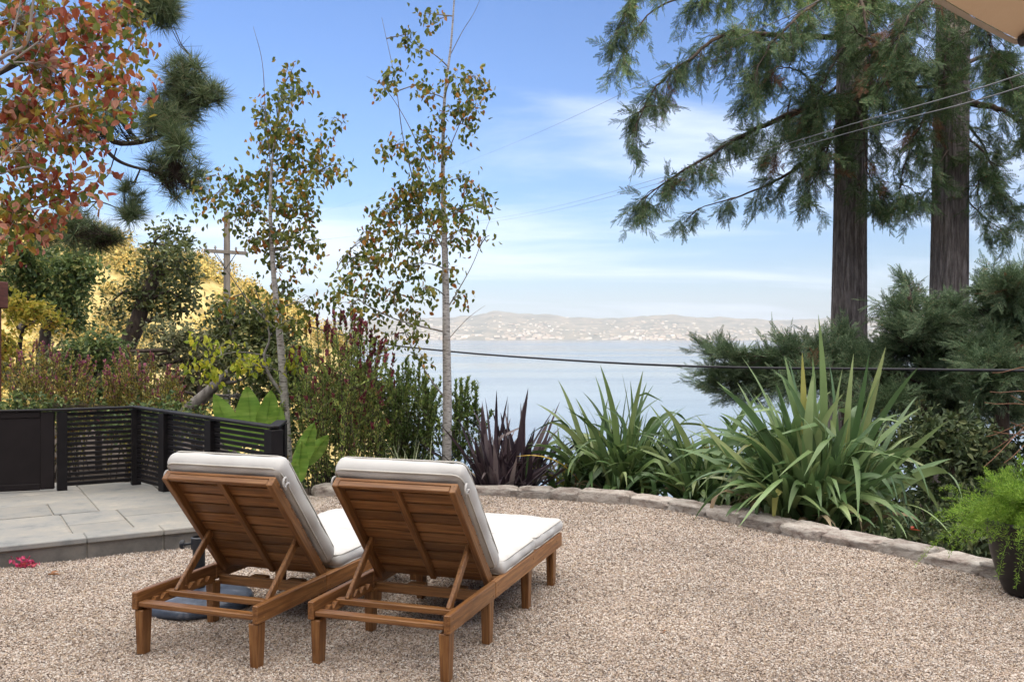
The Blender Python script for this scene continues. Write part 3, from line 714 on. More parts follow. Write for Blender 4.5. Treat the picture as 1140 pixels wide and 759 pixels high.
    # ties
    for s in (-1, 1):
        mb = MB()
        for k in range(2):
            o = piv + d * (BLEN - .05 - .03 * k) + nrm * .02 + np.array([s * (bw / 2 + .012), 0, 0]); an = np.linspace(0, 5.2, 14)
            pts = np.stack([o[0] + s * (.006 + .012 * np.sin(an * .5 + k)), o[1] + .022 * np.cos(an) * (1 - k * .4), o[2] + .024 * np.sin(an) * (1 - k * .3)], 1); tube(mb, pts, .006, 6)
        mb.build('tie', MAT['cushion'], t, smooth=True)
    return t
def place(px, py, yaw, x=LW / 2 - .036, y=.045):
    """put the rear right foot at the ground point seen at px, py"""
    Y = CAM * F / (py - HZ); X = (px - 570) * Y / F; c, s = math.cos(yaw), math.sin(yaw)
    return (X - (c * x - s * y), Y - (s * x + c * y), 0)
ya = R(-18.5); yb = R(-19.5)
lounger('right wooden sun lounger whose long cream cushion reaches to its foot end in view', place(497, 757, ya), ya, 3)
lounger('left wooden sun lounger standing over the round navy parasol base', place(286, 744, yb), yb, 11, 50)

# ------------------------------------------------------------------ parasol base, canopy, pot
def parasol_base():
    c = (-1.86, 5.55, 0); t = thing('parasol_base', 'round navy parasol base with short black tube under the left lounger', 'parasol base', c)
    mb = MB(); lathe(mb, [(0, .004), (.30, .004), (.315, .02), (.315, .045), (.30, .062), (.27, .072), (.20, .08), (.12, .095), (.07, .105), (.05, .11), (0, .112)], n=64, wob=lambda a, z: .012 * np.sin(a * 16) * (z > .05))
    mb.build('base_disc', MAT['resin'], t, smooth=True)
    mb = MB(); lathe(mb, [(.036, .10), (.036, .40), (.030, .402), (.030, .16)], n=28); lathe(mb, [(.046, .34), (.046, .405), (.037, .41)], n=28); mb.build('tube', MAT['metal'], t, smooth=False)
    k = MB(); sticks(k, [[-.036, -.01, .37]], [[-.085, -.03, .37]], .008, .008, 10)
    lathe(k, [(0, -.011), (.022, -.011), (.026, -.004), (.026, .006), (.02, .012), (0, .012)], n=16); v = k.V[-1]; k.V[-1] = np.stack([-.088 - v[:, 2] * 1.0, -.03 + v[:, 0], .37 + v[:, 1]], 1).astype(np.float32)
    k.build('knob', MAT['metal'], t)
parasol_base()
def canopy():
    cx0, cy0, zr_ = 1.93, 1.30, 2.43; Rr = 1.41; n = 8
    t = thing('patio_umbrella', 'tan patio umbrella canopy with pale hem jutting in overhead', 'umbrella', (cx0, cy0, 0))
    a0 = math.atan2(2.62 - cy0, 1.405 - cx0); V = []; zt = .52; rows = 10
    cm = MB(); hm = MB(); rb = []
    ang = a0 + np.arange(n) * 2 * math.pi / n
    for i in range(n):
        a, b = ang[i], ang[(i + 1) % n]; g = []
        for r in np.linspace(0, 1, rows):
            for q in np.linspace(0, 1, 8):
                p = (1 - q) * np.array([math.cos(a), math.sin(a)]) + q * np.array([math.cos(b), math.sin(b)])
                sag = -.03 * math.sin(math.pi * q) * r
                g.append([p[0] * Rr * r, p[1] * Rr * r, zr_ + zt * (1 - r) ** 1.1 + sag * .6])
        g = np.array(g); f = grid_faces(rows, 8); cm.add(g, f); cm.add(g + [0, 0, .004], f[:, ::-1])
        e = g[-8:]; hm.add(np.concatenate([e * [1.002, 1.002, 1], e * [1.006, 1.006, 1] + [0, 0, -.013], e * [1.012, 1.012, 1] + [0, 0, .008]]), np.concatenate([[[k, k + 1, 8 + k + 1, 8 + k] for k in range(7)], [[8 + k, 8 + k + 1, 16 + k + 1, 16 + k] for k in range(7)]]))
    cm.build('canopy', MAT['umbrella'], t, smooth=True); hm.build('hem', MAT['hem'], t, smooth=True)
    for i in range(n):
        mb = MB(); d = np.array([math.cos(ang[i]), math.sin(ang[i]), 0])
        pts = [d * .03 + [0, 0, zr_ + zt - .04], d * Rr * .5 + [0, 0, zr_ + zt * .467 - .02], d * Rr * .985 + [0, 0, zr_ - .012]]; tube(mb, smooth_path(pts, 8), .009, 8)
        tube(mb, [pts[2] - d * .07 + [0, 0, .003], pts[2] + d * .005], .016, 10); mb.build('rib', MAT['metal'], t, smooth=True)
    mb = MB(); tube(mb, [[0, 0, .05], [0, 0, zr_ + zt + .06]], .022, 16); mb.build('pole', MAT['metal'], t, smooth=True)
    mb = MB(); lathe(mb, [(0, .0), (.28, .0), (.28, .05), (.05, .09), (.03, .2), (.03, .24)], n=40); mb.build('foot', MAT['metal'], t)
canopy()
def potted():
    c = np.array([3.245, 5.80, 0]); t = thing('planter_pot', 'tall dark glazed pot standing on the gravel at right', 'pot', c)
    m = noise_mat('dark_glaze', [(.3, (.008, .007, .008)), (.7, (.018, .015, .016))], 5, (1, 1, .4), .42, .2, .003)
    mb = MB(); lathe(mb, [(0, .0), (.155, .0), (.175, .015), (.215, .12), (.25, .25), (.268, .36), (.272, .42), (.285, .43), (.285, .46), (.255, .46), (.25, .40), (0, .40)], n=56); mb.build('pot', m, t, smooth=True)
    mb = MB(); lathe(mb, [(0, .415), (.15, .42), (.252, .41)], n=30); mb.build('soil', MAT['soil'], t)
    # feathery plumes
    rng = np.random.default_rng(44); g = MB(); st = MB(); n = 250
    for i in range(n):
        az = rng.uniform(0, 2 * math.pi); el = R(rng.uniform(10, 85)); L = rng.uniform(.26, .56); b = c + [.12 * math.cos(az) * rng.uniform(0, 1), .12 * math.sin(az) * rng.uniform(0, 1), .42]
        d = np.array([math.cos(az) * math.cos(el), math.sin(az) * math.cos(el), math.sin(el)]); hz = np.array([math.cos(az), math.sin(az), 0])
        s = np.linspace(0, 1, 14); dr = rng.uniform(.25, 1.0) * L * (1 if el < 1 else .6)
        pts = b + d * (s * L)[:, None] + hz * (.12 * L * s ** 2)[:, None] + np.array([0, 0, -1]) * (dr * s ** 2.4)[:, None]
        tube(st, pts, [.0022, .0008], 3, cap=False)
        k = 210; q = rng.uniform(.12, 1, k); pp = np.stack([np.interp(q, s, pts[:, j]) for j in range(3)], 1)
        rad = unit(rng.normal(size=(k, 3))); wid = .055 * np.sin(np.clip(q * 1.05, 0, 1) * math.pi * .85 + .35)
        tip = pp + rad * (wid * rng.uniform(.3, 1, k))[:, None]
        dd = unit(rad + d[None] * .8); scatter(g, NARROW, tip, dd, rng.normal(size=(k, 3)), .0042, .020 + .01 * rng.uniform(size=k))
        sticks(st, pp[::3], tip[::3], .0007, .0005)
    f = thing('asparagus_fern', 'bright lime green feathery fern spilling over the dark pot', 'fern', c + [0, 0, .42])
    O = c + [0, 0, .42]
    gm = leaf_mat('fern_needle', [(0, (.07, .14, .016)), (.5, (.13, .23, .028)), (1, (.22, .31, .05))], .4, .5, 4)
    for mbx, nm, mt in ((g, 'foliage', gm), (st, 'stems', gm)):
        o = mbx.build(nm, mt, None, O); o.parent = f; o.location = (0, 0, 0)
potted()

# ------------------------------------------------------------------ plants
def world_clumps(clumps, Y, rng, dspread=.6, k=1.0):
    o = []
    for c in clumps:
        px, py, rx, ry, n = c[:5]; dy = c[5] if len(c) > 5 else rng.normal() * dspread
        y = Y + dy; s = y / F; o.append((P(px, py, y), np.array([rx * s, .8 * (rx + ry) / 2 * s, ry * s]), int(n * k)))
    return o
def crown(rng, wood, leaf, skel, clumps, T=LEAF, ls=(.04, .06), k=8, sig=.1, droop=.2, br=.02, tw=.004, aspect=.9, surf=.45, upn=.4, hang=0.0, dirmode=None):
    """limbs from the skeleton to each clump, twigs through it, leaves about the twigs"""
    skel = np.asarray(skel, float)
    for c, r, n in clumps:
        dist = np.linalg.norm(skel - c, axis=1) + .35 * np.maximum(0, skel[:, 2] - c[2] + .1)
        s0 = skel[np.argmin(dist)]; mid = (s0 + c) / 2 + rng.normal(size=3) * .08 * np.linalg.norm(c - s0) + [0, 0, .10 * np.linalg.norm(c - s0)]
        t = np.linspace(0, 1, 9)[:, None]; path = (1 - t) ** 2 * s0 + 2 * t * (1 - t) * mid + t ** 2 * c
        if br: tube(wood, path, [br, br * .35], 6, cap=False)
        q = unit(rng.normal(size=(n, 3))) * (rng.uniform(size=(n, 1)) ** surf) * r + c
        a = path[rng.integers(4, 9, n)]; m = (a + q) / 2 + rng.normal(size=(n, 3)) * .12 * np.linalg.norm(q - a, axis=1)[:, None]
        if tw: sticks(wood, a, m, tw, tw * .8); sticks(wood, m, q, tw * .8, tw * .35)
        L = np.repeat(q, k, 0); back = rng.uniform(0, .6, (n * k, 1)); L = L * (1 - back) + np.repeat(m, k, 0) * back + rng.normal(size=(n * k, 3)) * sig
        d = rng.normal(size=(n * k, 3)) + np.array([0, 0, -droop * 2])
        if dirmode == 'out': d = unit(np.repeat(q - a, k, 0)) + rng.normal(size=(n * k, 3)) * .45 + [0, 0, .3]
        nr = rng.normal(size=(n * k, 3)) + np.array([0, 0, upn * 2])
        l = rng.uniform(ls[0], ls[1], n * k); scatter(leaf, T, L + [0, 0, -hang], d, nr, l * aspect, l)
def finish(name, label, cat, O, parts, group=None):
    t = thing(name, label, cat, O, 0, group)
    for nm, mb, mat, sm in parts:
        if mb.n == 0: continue
        o = mb.build(nm, mat, None, O, smooth=sm); o.parent = t; o.location = (0, 0, 0)
    return t
def pxpath(pts, Y):
    return np.array([P(p[0], p[1], Y + (p[2] if len(p) > 2 else 0)) for p in pts])
def gz(x, y): return float(ground_z(np.array([x]), np.array([y]))[0])

# --- birches
BIRCH = leaf_mat('birch_leaf', [(0, (.04, .062, .014)), (.4, (.085, .11, .024)), (.72, (.15, .16, .032)), (.86, (.23, .17, .035)), (.92, (.27, .13, .025)), (1, (.20, .07, .018))], .3, .45, 1.6, lo=.7, hi=1.25)
BIRCHY = leaf_mat('birch_leaf_yellow', [(0, (.14, .20, .02)), (.5, (.30, .32, .03)), (1, (.44, .36, .04))], .45, .5, 3)
def birch(Y, trunk, stems, clumps, low, label, seed, rbase):
    rng = np.random.default_rng(seed); wd = MB(); lf = MB(); tr = MB(); ly = MB()
    tp = pxpath(trunk, Y); tp = np.vstack([[tp[0][0] + .01, tp[0][1], gz(tp[0][0], tp[0][1]) - .1], tp]); tp = smooth_path(tp, 70)
    tube(tr, tp, [rbase * 1.15, rbase, rbase * .72, rbase * .42, rbase * .22, .005], 14)
    sk = [tp[8:]]
    for st, r in stems:
        sp = smooth_path(pxpath(st, Y), 24); tube(wd, sp, [r, r * .25], 7, cap=False); sk.append(sp)
    sk = np.vstack(sk)
    crown(rng, wd, lf, sk, world_clumps(clumps, Y, rng, .28, .8), LEAF, (.050, .078), 8, .065, .75, .008, .003, .84, .5, .1, .03)
    if low: crown(rng, wd, ly, sk, world_clumps(low, Y, rng, .2), LEAF, (.06, .09), 9, .05, .8, .007, .002, .85, .5, .2, .03)
    O = tp[0] + [0, 0, .1]
    ps = [('trunk', tr, MAT['bark_birch'], True), ('branches', wd, MAT['bark_grey'], True), ('crown', lf, BIRCH, False)]
    if low: ps.append(('low_leaves', ly, BIRCHY, False))
    finish('birch_tree', label, 'tree', O, ps, 'young birches behind the loungers')
birch(9.9, [(321, 530), (317, 450), (312, 380), (305, 310), (301, 240), (303, 180), (312, 120), (320, 70)],
      [([(316, 440, 0), (300, 418, .1), (294, 396, .15), (300, 375, .2), (292, 340, .2)], .022), ([(312, 370, 0), (285, 345, -.1), (262, 315, -.2), (240, 280, -.3)], .010), ([(304, 280, 0), (330, 230, .1), (352, 190, .1), (385, 130, .2)], .009),
       ([(303, 250, 0), (270, 215, 0), (240, 195, 0)], .008), ([(303, 200), (296, 130), (292, 70), (282, 30)], .007), ([(300, 396, .2), (262, 392, .1), (225, 402, .0)], .007)],
      [(325, 80, 10, 14, 9), (318, 108, 14, 14, 14), (335, 100, 12, 10, 7), (292, 120, 8, 20, 9), (312, 140, 18, 16, 22), (300, 160, 16, 14, 16), (330, 150, 16, 14, 14), (345, 175, 14, 12, 10), (320, 175, 18, 14, 20), (372, 130, 12, 10, 6), (358, 155, 12, 12, 8),
       (300, 195, 20, 16, 20), (335, 200, 16, 16, 18), (275, 200, 16, 12, 14), (362, 190, 14, 10, 10), (378, 182, 8, 10, 5), (318, 225, 22, 14, 22), (285, 225, 20, 14, 18), (255, 195, 14, 10, 7), (240, 215, 14, 10, 8), (345, 230, 14, 16, 12), (262, 235, 14, 12, 10),
       (230, 230, 12, 10, 6), (300, 255, 20, 14, 18), (330, 260, 16, 14, 14), (280, 265, 14, 14, 10), (310, 285, 18, 14, 15), (340, 290, 12, 14, 8), (320, 320, 18, 14, 16), (345, 335, 14, 14, 10), (352, 265, 9, 12, 5), (300, 340, 18, 14, 12), (327, 355, 14, 12, 10), (285, 320, 12, 12, 6), (250, 335, 20, 12, 8), (265, 250, 12, 12, 6), (220, 205, 8, 10, 4)],
      [(226, 403, 18, 9, 5), (262, 402, 18, 8, 4), (243, 382, 20, 10, 3), (280, 392, 14, 12, 3), (240, 416, 8, 9, 3), (212, 378, 12, 12, 2), (330, 395, 10, 14, 4)],
      'birch with pale trunk behind the left lounger and yellowing low leaves', 101, .048)
birch(10.1, [(497, 525), (498, 450), (497, 380), (496, 310), (494, 240), (493, 180), (495, 110), (502, 50), (506, -5), (510, -60)],
      [([(497, 345, 0), (512, 320, 0), (528, 290, .1), (545, 245, .2)], .008), ([(495, 280, 0), (470, 230, 0), (450, 160, .1), (440, 90, .1), (425, 20, .2)], .009), ([(494, 180, 0), (515, 130, .1), (530, 90, .1)], .007), ([(497, 370, 0), (440, 355, 0), (395, 330, -.2), (375, 300, -.3)], .010),
       ([(497, 445, 0), (478, 420, 0), (455, 380, 0), (440, 340, 0)], .011), ([(502, 60), (515, 35), (530, 10), (545, -30)], .005), ([(494, 235, 0), (460, 150, -.1), (430, 100, -.2), (408, 85, -.2)], .006), ([(497, 380, 0), (520, 355, 0), (540, 340, .1)], .005)],
      [(475, 15, 12, 9, 6), (483, 25, 8, 9, 5), (455, 38, 12, 10, 8), (465, 52, 8, 8, 4), (440, 80, 18, 7, 8), (470, 92, 10, 12, 7), (478, 105, 8, 10, 6), (425, 95, 10, 7, 5), (505, 85, 10, 12, 8), (522, 88, 14, 12, 10), (535, 90, 10, 14, 8), (530, 115, 14, 14, 12), (512, 120, 12, 14, 10),
       (488, 130, 12, 14, 8), (440, 160, 16, 12, 11), (425, 165, 8, 8, 4), (475, 150, 14, 12, 10), (492, 165, 14, 14, 12), (465, 175, 14, 12, 9), (525, 145, 10, 10, 5), (470, 205, 20, 14, 20), (450, 215, 20, 14, 20), (490, 205, 14, 12, 12), (522, 200, 10, 12, 8), (535, 215, 16, 10, 9), (430, 235, 18, 14, 18), (462, 238, 20, 14, 22), (490, 235, 14, 14, 14), (515, 230, 14, 14, 12), (545, 222, 8, 8, 4),
       (415, 260, 18, 14, 18), (445, 265, 20, 14, 20), (475, 268, 16, 14, 14), (505, 262, 14, 14, 12), (398, 285, 18, 14, 16), (425, 290, 18, 14, 16), (455, 295, 18, 14, 14), (525, 258, 10, 14, 7), (500, 300, 12, 14, 9), (385, 310, 14, 14, 12), (410, 318, 18, 14, 14), (440, 325, 18, 14, 14), (390, 340, 14, 12, 9), (420, 350, 14, 12, 9), (455, 345, 16, 14, 12), (475, 320, 14, 14, 10), (513, 330, 10, 14, 6), (370, 330, 10, 12, 6), (462, 370, 14, 12, 8), (435, 372, 12, 12, 6), (470, 395, 12, 12, 6), (545, 262, 5, 10, 2)],
      None, 'birch with straight white trunk rising behind the right lounger against the water', 102, .050)

# --- dogwood in autumn colour, close at the left
def dogwood():
    rng = np.random.default_rng(55); Y = 5.0; wd = MB(); lf = MB(); tr = MB()
    base = np.array([-3.75, 5.1, 0.0]); base[2] = .13
    tp = smooth_path([base, base + [.05, 0, .9], base + [.15, -.05, 1.8], base + [.3, -.1, 2.6], base + [.5, -.1, 3.6]], 30); tube(tr, tp, [.085, .06, .035, .015], 12)
    sk = [tp[8:]]
    for st, r in (([(-60, 120), (0, 66), (28, 50), (36, 10), (42, -40)], .014), ([(-60, 120), (5, 62), (14, 40), (28, -20)], .010), ([(-40, 110), (25, 60), (60, 38), (105, 28)], .007), ([(-90, 230), (-20, 200), (30, 186), (52, 190)], .009), ([(-90, 240), (-20, 240), (40, 232), (70, 220)], .008), ([(-40, 120), (40, 140), (80, 120), (130, 112)], .008)):
        sp = smooth_path(pxpath(st, Y), 24); tube(wd, sp, [r, r * .35], 7, cap=False); sk.append(sp)
    cl = [(20, 20, 55, 40, 34), (90, 20, 45, 30, 30), (135, 12, 30, 26, 18), (60, 80, 55, 36, 40), (118, 75, 38, 30, 28), (150, 100, 16, 20, 7), (155, 50, 12, 22, 6), (20, 115, 45, 34, 30), (90, 122, 40, 32, 30), (30, 168, 40, 26, 28), (85, 158, 34, 24, 20), (135, 118, 16, 14, 6), (55, 205, 40, 18, 20), (15, 230, 34, 30, 24), (50, 248, 20, 18, 12), (95, 200, 22, 10, 7), (8, 266, 22, 14, 10), (115, 192, 10, 8, 3), (-50, 60, 60, 60, 40), (-50, 180, 50, 60, 34), (90, -40, 70, 30, 30), (70, 228, 16, 12, 5)]
    crown(rng, wd, lf, np.vstack(sk), world_clumps(cl, Y, rng, .25), LEAF, (.038, .064), 7, .05, .5, .006, .0022, .85, .55, .35, .02)
    g = leaf_mat('dogwood_leaf', [(0, (.05, .075, .016)), (.26, (.11, .135, .026)), (.42, (.24, .19, .03)), (.50, (.28, .13, .03)), (.58, (.20, .085, .028)), (.66, (.24, .06, .03)), (.75, (.13, .022, .014)), (.84, (.30, .12, .075)), (.93, (.40, .22, .16)), (1, (.24, .035, .022))], .38, .45, 2.0)
    finish('dogwood_tree', 'dogwood with red and pink autumn leaves overhanging the patio at far left', 'tree', base, [('trunk', tr, MAT['bark_pale'], True), ('branches', wd, MAT['bark_pale'], True), ('crown', lf, g, False)])
dogwood()

# --- pine behind it
def pine():
    rng = np.random.default_rng(66); Y = 14.0; wd = MB(); nd = MB(); tr = MB()
    b = P(-45, 480, Y); b[2] = gz(b[0], b[1]) - .1
    tp = smooth_path([b, P(-42, 250, Y), P(-38, 60, Y), P(-30, -150, Y), P(-20, -330, Y)], 30); tube(tr, tp, [.28, .23, .18, .1], 14)
    tufts = []
    branches = [([(-38, 180, 0), (40, 160, .2), (105, 148, .3), (135, 160, .2), (180, 150, .1), (205, 110, 0)], .07), ([(105, 150, .3), (130, 178, .2), (165, 190, .1), (195, 195, 0)], .035), ([(-38, 100, 0), (80, 40, .4), (150, 10, .5), (175, 5, .4)], .05), ([(-40, 260, 0), (40, 250, .3), (95, 258, .3), (125, 262, .2)], .045), ([(40, 250, .3), (100, 225, .3), (140, 235, .2)], .02), ([(130, 165, .2), (120, 195, .2), (105, 205, .1)], .012), ([(180, 150, .1), (205, 85, 0), (212, 62, 0)], .02)]
    for st, r in branches:
        sp = smooth_path(pxpath(st, Y), 24); tube(wd, sp, [r, r * .3], 8, cap=False)
    skel = np.vstack([smooth_path(pxpath(st, Y), 24) for st, r in branches])
    cl = [(195, 118, 30, 30, 34), (215, 100, 26, 30, 26), (200, 80, 16, 16, 10), (235, 110, 14, 18, 10), (180, 140, 26, 20, 20), (200, 165, 22, 18, 16), (195, 200, 22, 22, 15), (212, 195, 14, 24, 9), (178, 185, 14, 12, 7), (170, -5, 24, 24, 26), (185, 15, 18, 22, 20), (150, 10, 24, 26, 18), (100, 262, 32, 16, 22), (80, 248, 22, 14, 12), (120, 268, 20, 10, 10), (145, 238, 14, 10, 8), (140, 205, 8, 10, 4), (128, 125, 16, 16, 10), (110, 140, 20, 12, 10), (60, 262, 30, 14, 12), (20, 130, 40, 40, 14), (30, 30, 40, 40, 14), (152, 222, 10, 10, 5)]
    T = tuft_template(np.random.default_rng(3), 46)
    for c, r, n in world_clumps(cl, Y, rng, .35):
        n = max(2, int(n * 1.9)); q = c + unit(rng.normal(size=(n, 3))) * rng.uniform(.3, 1, (n, 1)) * r
        j = np.array([skel[np.argmin(np.linalg.norm(skel - p, axis=1))] for p in q]); m = (j + q) / 2 - [0, 0, .08]
        sticks(wd, j, m, .012, .008, 4); sticks(wd, m, q, .008, .004, 4)
        d = unit(q - m) + [0, 0, .5] + rng.normal(size=(n, 3)) * .2
        scatter(nd, T, q, d, rng.normal(size=(n, 3)), rng.uniform(.26, .40, n))
        # bare twiglets and old cones
        k = n * 3; a = m[rng.integers(0, n, k)]; sticks(wd, a, a + rng.normal(size=(k, 3)) * .13, .004, .002)
    g = leaf_mat('pine_needle', [(0, (.045, .072, .03)), (.5, (.095, .135, .06)), (.85, (.15, .18, .085)), (1, (.20, .17, .09))], .15, .5, .6)
    finish('pine_tree', 'pine with dark needle clusters reaching out behind the red leaved tree', 'tree', tp[0] + [0, 0, .1], [('trunk', tr, MAT['bark_dark'], True), ('branches', wd, MAT['bark_dark'], True), ('crown', nd, g, False)])
pine()

# --- broadleaf trees and shrubs of the left background
def leafy(name, label, cat, Y, trunk, tr_r, limbs, clumps, mat, seed, ls, k=10, sig=.12, bark='bark_dark', asp=.8, ds=.6, group=None, T=LEAF, base=None, dens=1.0, br=.03, tw=.006, dirmode=None, upn=.5):
    rng = np.random.default_rng(seed); wd = MB(); lf = MB(); tr = MB()
    tp = pxpath(trunk, Y)
    g = gz(tp[0][0], tp[0][1]) if base is None else base
    if tp[0][2] > g: tp = np.vstack([[tp[0][0], tp[0][1], g - .15], tp])
    tp = smooth_path(tp, 30); tube(tr, tp, [tr_r, tr_r * .8, tr_r * .45], 12)
    sk = [tp[3:]]
    for st, r in limbs:
        sp = smooth_path(pxpath(st, Y), 20); tube(wd, sp, [r, r * .3], 8, cap=False); sk.append(sp)
    crown(rng, wd, lf, np.vstack(sk), world_clumps(clumps, Y, rng, ds, dens), T, ls, k, sig, .1, br, tw, asp, .42, upn, 0, dirmode)
    return finish(name, label, cat, tp[0] + [0, 0, .1], [('trunk', tr, MAT[bark], True), ('branches', wd, MAT[bark], True), ('crown', lf, mat, False)], group)
OAK = leaf_mat('oak_leaf', [(0, (.025, .035, .012)), (.5, (.06, .078, .025)), (.85, (.10, .115, .038)), (1, (.17, .155, .05))], .2, .45, .5)
GREEN = leaf_mat('shrub_leaf', [(0, (.03, .055, .018)), (.5, (.08, .12, .038)), (.85, (.14, .175, .055)), (1, (.23, .22, .07))], .25, .45, .6)
OLIVE = leaf_mat('grey_green_leaf', [(0, (.06, .07, .035)), (.5, (.13, .14, .065)), (.85, (.20, .20, .10)), (1, (.26, .24, .12))], .25, .5, .8)
YELLOW = leaf_mat('yellow_green_leaf', [(0, (.12, .13, .02)), (.5, (.26, .24, .035)), (.85, (.38, .29, .05)), (1, (.34, .18, .04))], .4, .5, 1)
leafy('oak_tree', 'gnarled dark oak standing before the sunlit golden hill', 'tree', 24, [(134, 425), (140, 390), (152, 362), (160, 335), (172, 310), (182, 285)], .26,
      [([(152, 362), (185, 350), (205, 345)], .08), ([(160, 335), (140, 325), (125, 335)], .07), ([(172, 310), (195, 300), (212, 310)], .07), ([(172, 312), (165, 290), (172, 270)], .06), ([(160, 338), (185, 325), (198, 330)], .06)],
      [(185, 272, 20, 14, 46), (172, 290, 22, 14, 46), (200, 290, 18, 16, 46), (210, 312, 14, 16, 38), (185, 310, 22, 14, 50), (160, 312, 18, 12, 32), (150, 330, 18, 10, 28), (172, 332, 20, 12, 40), (198, 335, 20, 12, 42), (214, 335, 10, 12, 20), (128, 345, 12, 10, 20), (150, 352, 14, 7, 16), (185, 352, 20, 7, 24), (140, 372, 12, 6, 10), (190, 258, 10, 8, 14), (205, 270, 10, 8, 16)], OAK, 201, (.10, .16), 9, .22, dens=.62)
leafy('round_tree', 'dense rounded green tree beside the red timber post', 'tree', 19, [(45, 440), (48, 400), (52, 360), (56, 320)], .16, [([(52, 360), (30, 330), (15, 310)], .05), ([(52, 350), (80, 330), (92, 320)], .05)],
      [(50, 292, 26, 16, 60), (25, 300, 22, 18, 55), (78, 300, 18, 18, 50), (45, 322, 28, 16, 60), (75, 330, 20, 18, 50), (90, 318, 12, 16, 28), (15, 328, 18, 16, 36), (85, 352, 14, 14, 26), (60, 350, 20, 14, 36), (100, 300, 10, 10, 14), (25, 278, 20, 8, 26), (90, 278, 22, 8, 20), (-15, 310, 20, 30, 44)], GREEN, 202, (.08, .13), 12, .14)
leafy('yellow_shrub', 'small yellow green tree with layered leaves below the rounded green tree', 'shrub', 14, [(20, 430), (22, 385), (26, 365)], .05, [([(26, 365), (45, 350), (60, 345)], .02), ([(24, 372), (12, 352), (8, 340)], .018)],
      [(18, 340, 16, 9, 26), (42, 346, 18, 8, 26), (60, 358, 12, 8, 14), (25, 362, 14, 6, 12), (5, 385, 12, 16, 30), (3, 415, 10, 18, 26), (-20, 400, 16, 36, 40)], YELLOW, 203, (.06, .10), 9, .09)
leafy('dark_shrub', 'dark green shrub between the two purple tipped bushes', 'shrub', 12.6, [(110, 480), (112, 445), (110, 415)], .05, [([(112, 445), (98, 425), (92, 405)], .02)],
      [(108, 385, 24, 14, 50), (85, 395, 18, 14, 36), (128, 395, 16, 16, 34), (108, 412, 26, 16, 60), (105, 440, 22, 20, 60), (120, 458, 20, 14, 40), (95, 462, 18, 12, 30), (70, 420, 14, 14, 22)], GREEN, 204, (.05, .085), 11, .09)
leafy('grey_green_shrub', 'grey green rounded shrub behind the slat fence corner', 'shrub', 14.5, [(222, 460), (222, 430), (220, 400)], .06, [([(222, 430), (205, 405), (195, 390)], .02), ([(222, 430), (240, 405), (250, 385)], .02)],
      [(205, 378, 20, 12, 44), (232, 380, 20, 14, 44), (190, 395, 18, 14, 40), (220, 402, 24, 16, 56), (245, 405, 16, 16, 40), (200, 425, 22, 16, 50), (235, 430, 22, 16, 50), (215, 450, 26, 14, 46), (250, 360, 12, 10, 16), (178, 370, 14, 8, 18), (160, 400, 20, 14, 36), (140, 420, 20, 16, 36), (65, 400, 26, 16, 40, -.8), (30, 425, 24, 18, 40, -.8), (170, 440, 24, 14, 36)], OLIVE, 205, (.055, .09), 11, .1)
leafy('leaning_oak', 'small dark oak on a leaning grey trunk behind the fence', 'tree', 12.2, [(196, 470), (208, 457), (228, 440), (244, 425), (262, 408), (275, 390)], .10, [([(244, 425), (262, 425), (285, 415)], .035), ([(262, 408), (262, 385), (255, 365)], .03), ([(268, 400), (292, 385), (305, 370)], .03), ([(285, 415), (310, 420), (325, 430)], .02)],
      [(270, 352, 20, 12, 44), (295, 358, 20, 14, 44), (315, 372, 16, 16, 36), (255, 372, 16, 14, 34), (282, 380, 24, 14, 50), (308, 395, 18, 16, 40), (265, 398, 18, 12, 28), (290, 412, 22, 14, 36), (320, 420, 16, 18, 30), (270, 440, 22, 12, 24), (300, 440, 20, 14, 30), (335, 398, 10, 14, 14), (245, 352, 10, 10, 12)], OAK, 206, (.055, .09), 11, .09, 'bark_grey')
leafy('fence_shrub', 'low green shrub against the back of the fence under the leaning trunk', 'shrub', 10.4, [(215, 500), (215, 480), (215, 470)], .03, [],
      [(185, 462, 24, 12, 40), (160, 468, 20, 10, 26), (225, 470, 22, 12, 36), (255, 475, 20, 14, 32), (290, 480, 20, 20, 40), (315, 470, 16, 22, 34), (130, 472, 22, 10, 22), (60, 462, 26, 12, 34), (20, 455, 26, 14, 34), (95, 465, 22, 12, 26)], GREEN, 207, (.045, .075), 11, .07, br=.008, tw=.003)
leafy('slope_shrub', 'mid green shrub filling the slope between the birch trunks', 'shrub', 11.6, [(420, 520), (420, 480), (418, 440)], .04, [([(420, 480), (400, 440), (390, 420)], .015), ([(420, 480), (450, 450), (460, 430)], .015)],
      [(400, 425, 26, 20, 60), (375, 440, 22, 22, 50), (430, 440, 22, 20, 50), (405, 460, 30, 20, 66), (445, 470, 24, 18, 50), (375, 480, 26, 22, 56), (420, 495, 34, 18, 60), (455, 500, 22, 14, 34), (352, 470, 16, 26, 40), (345, 430, 14, 22, 30), (328, 400, 16, 18, 40, .5), (325, 440, 18, 24, 44, .5), (338, 505, 20, 24, 44), (362, 530, 26, 18, 46), (400, 532, 30, 16, 46), (435, 525, 22, 16, 34), (310, 480, 18, 26, 40, .3), (335, 545, 20, 14, 30, -.3)], GREEN, 208, (.045, .075), 10, .08, br=.01, tw=.003)

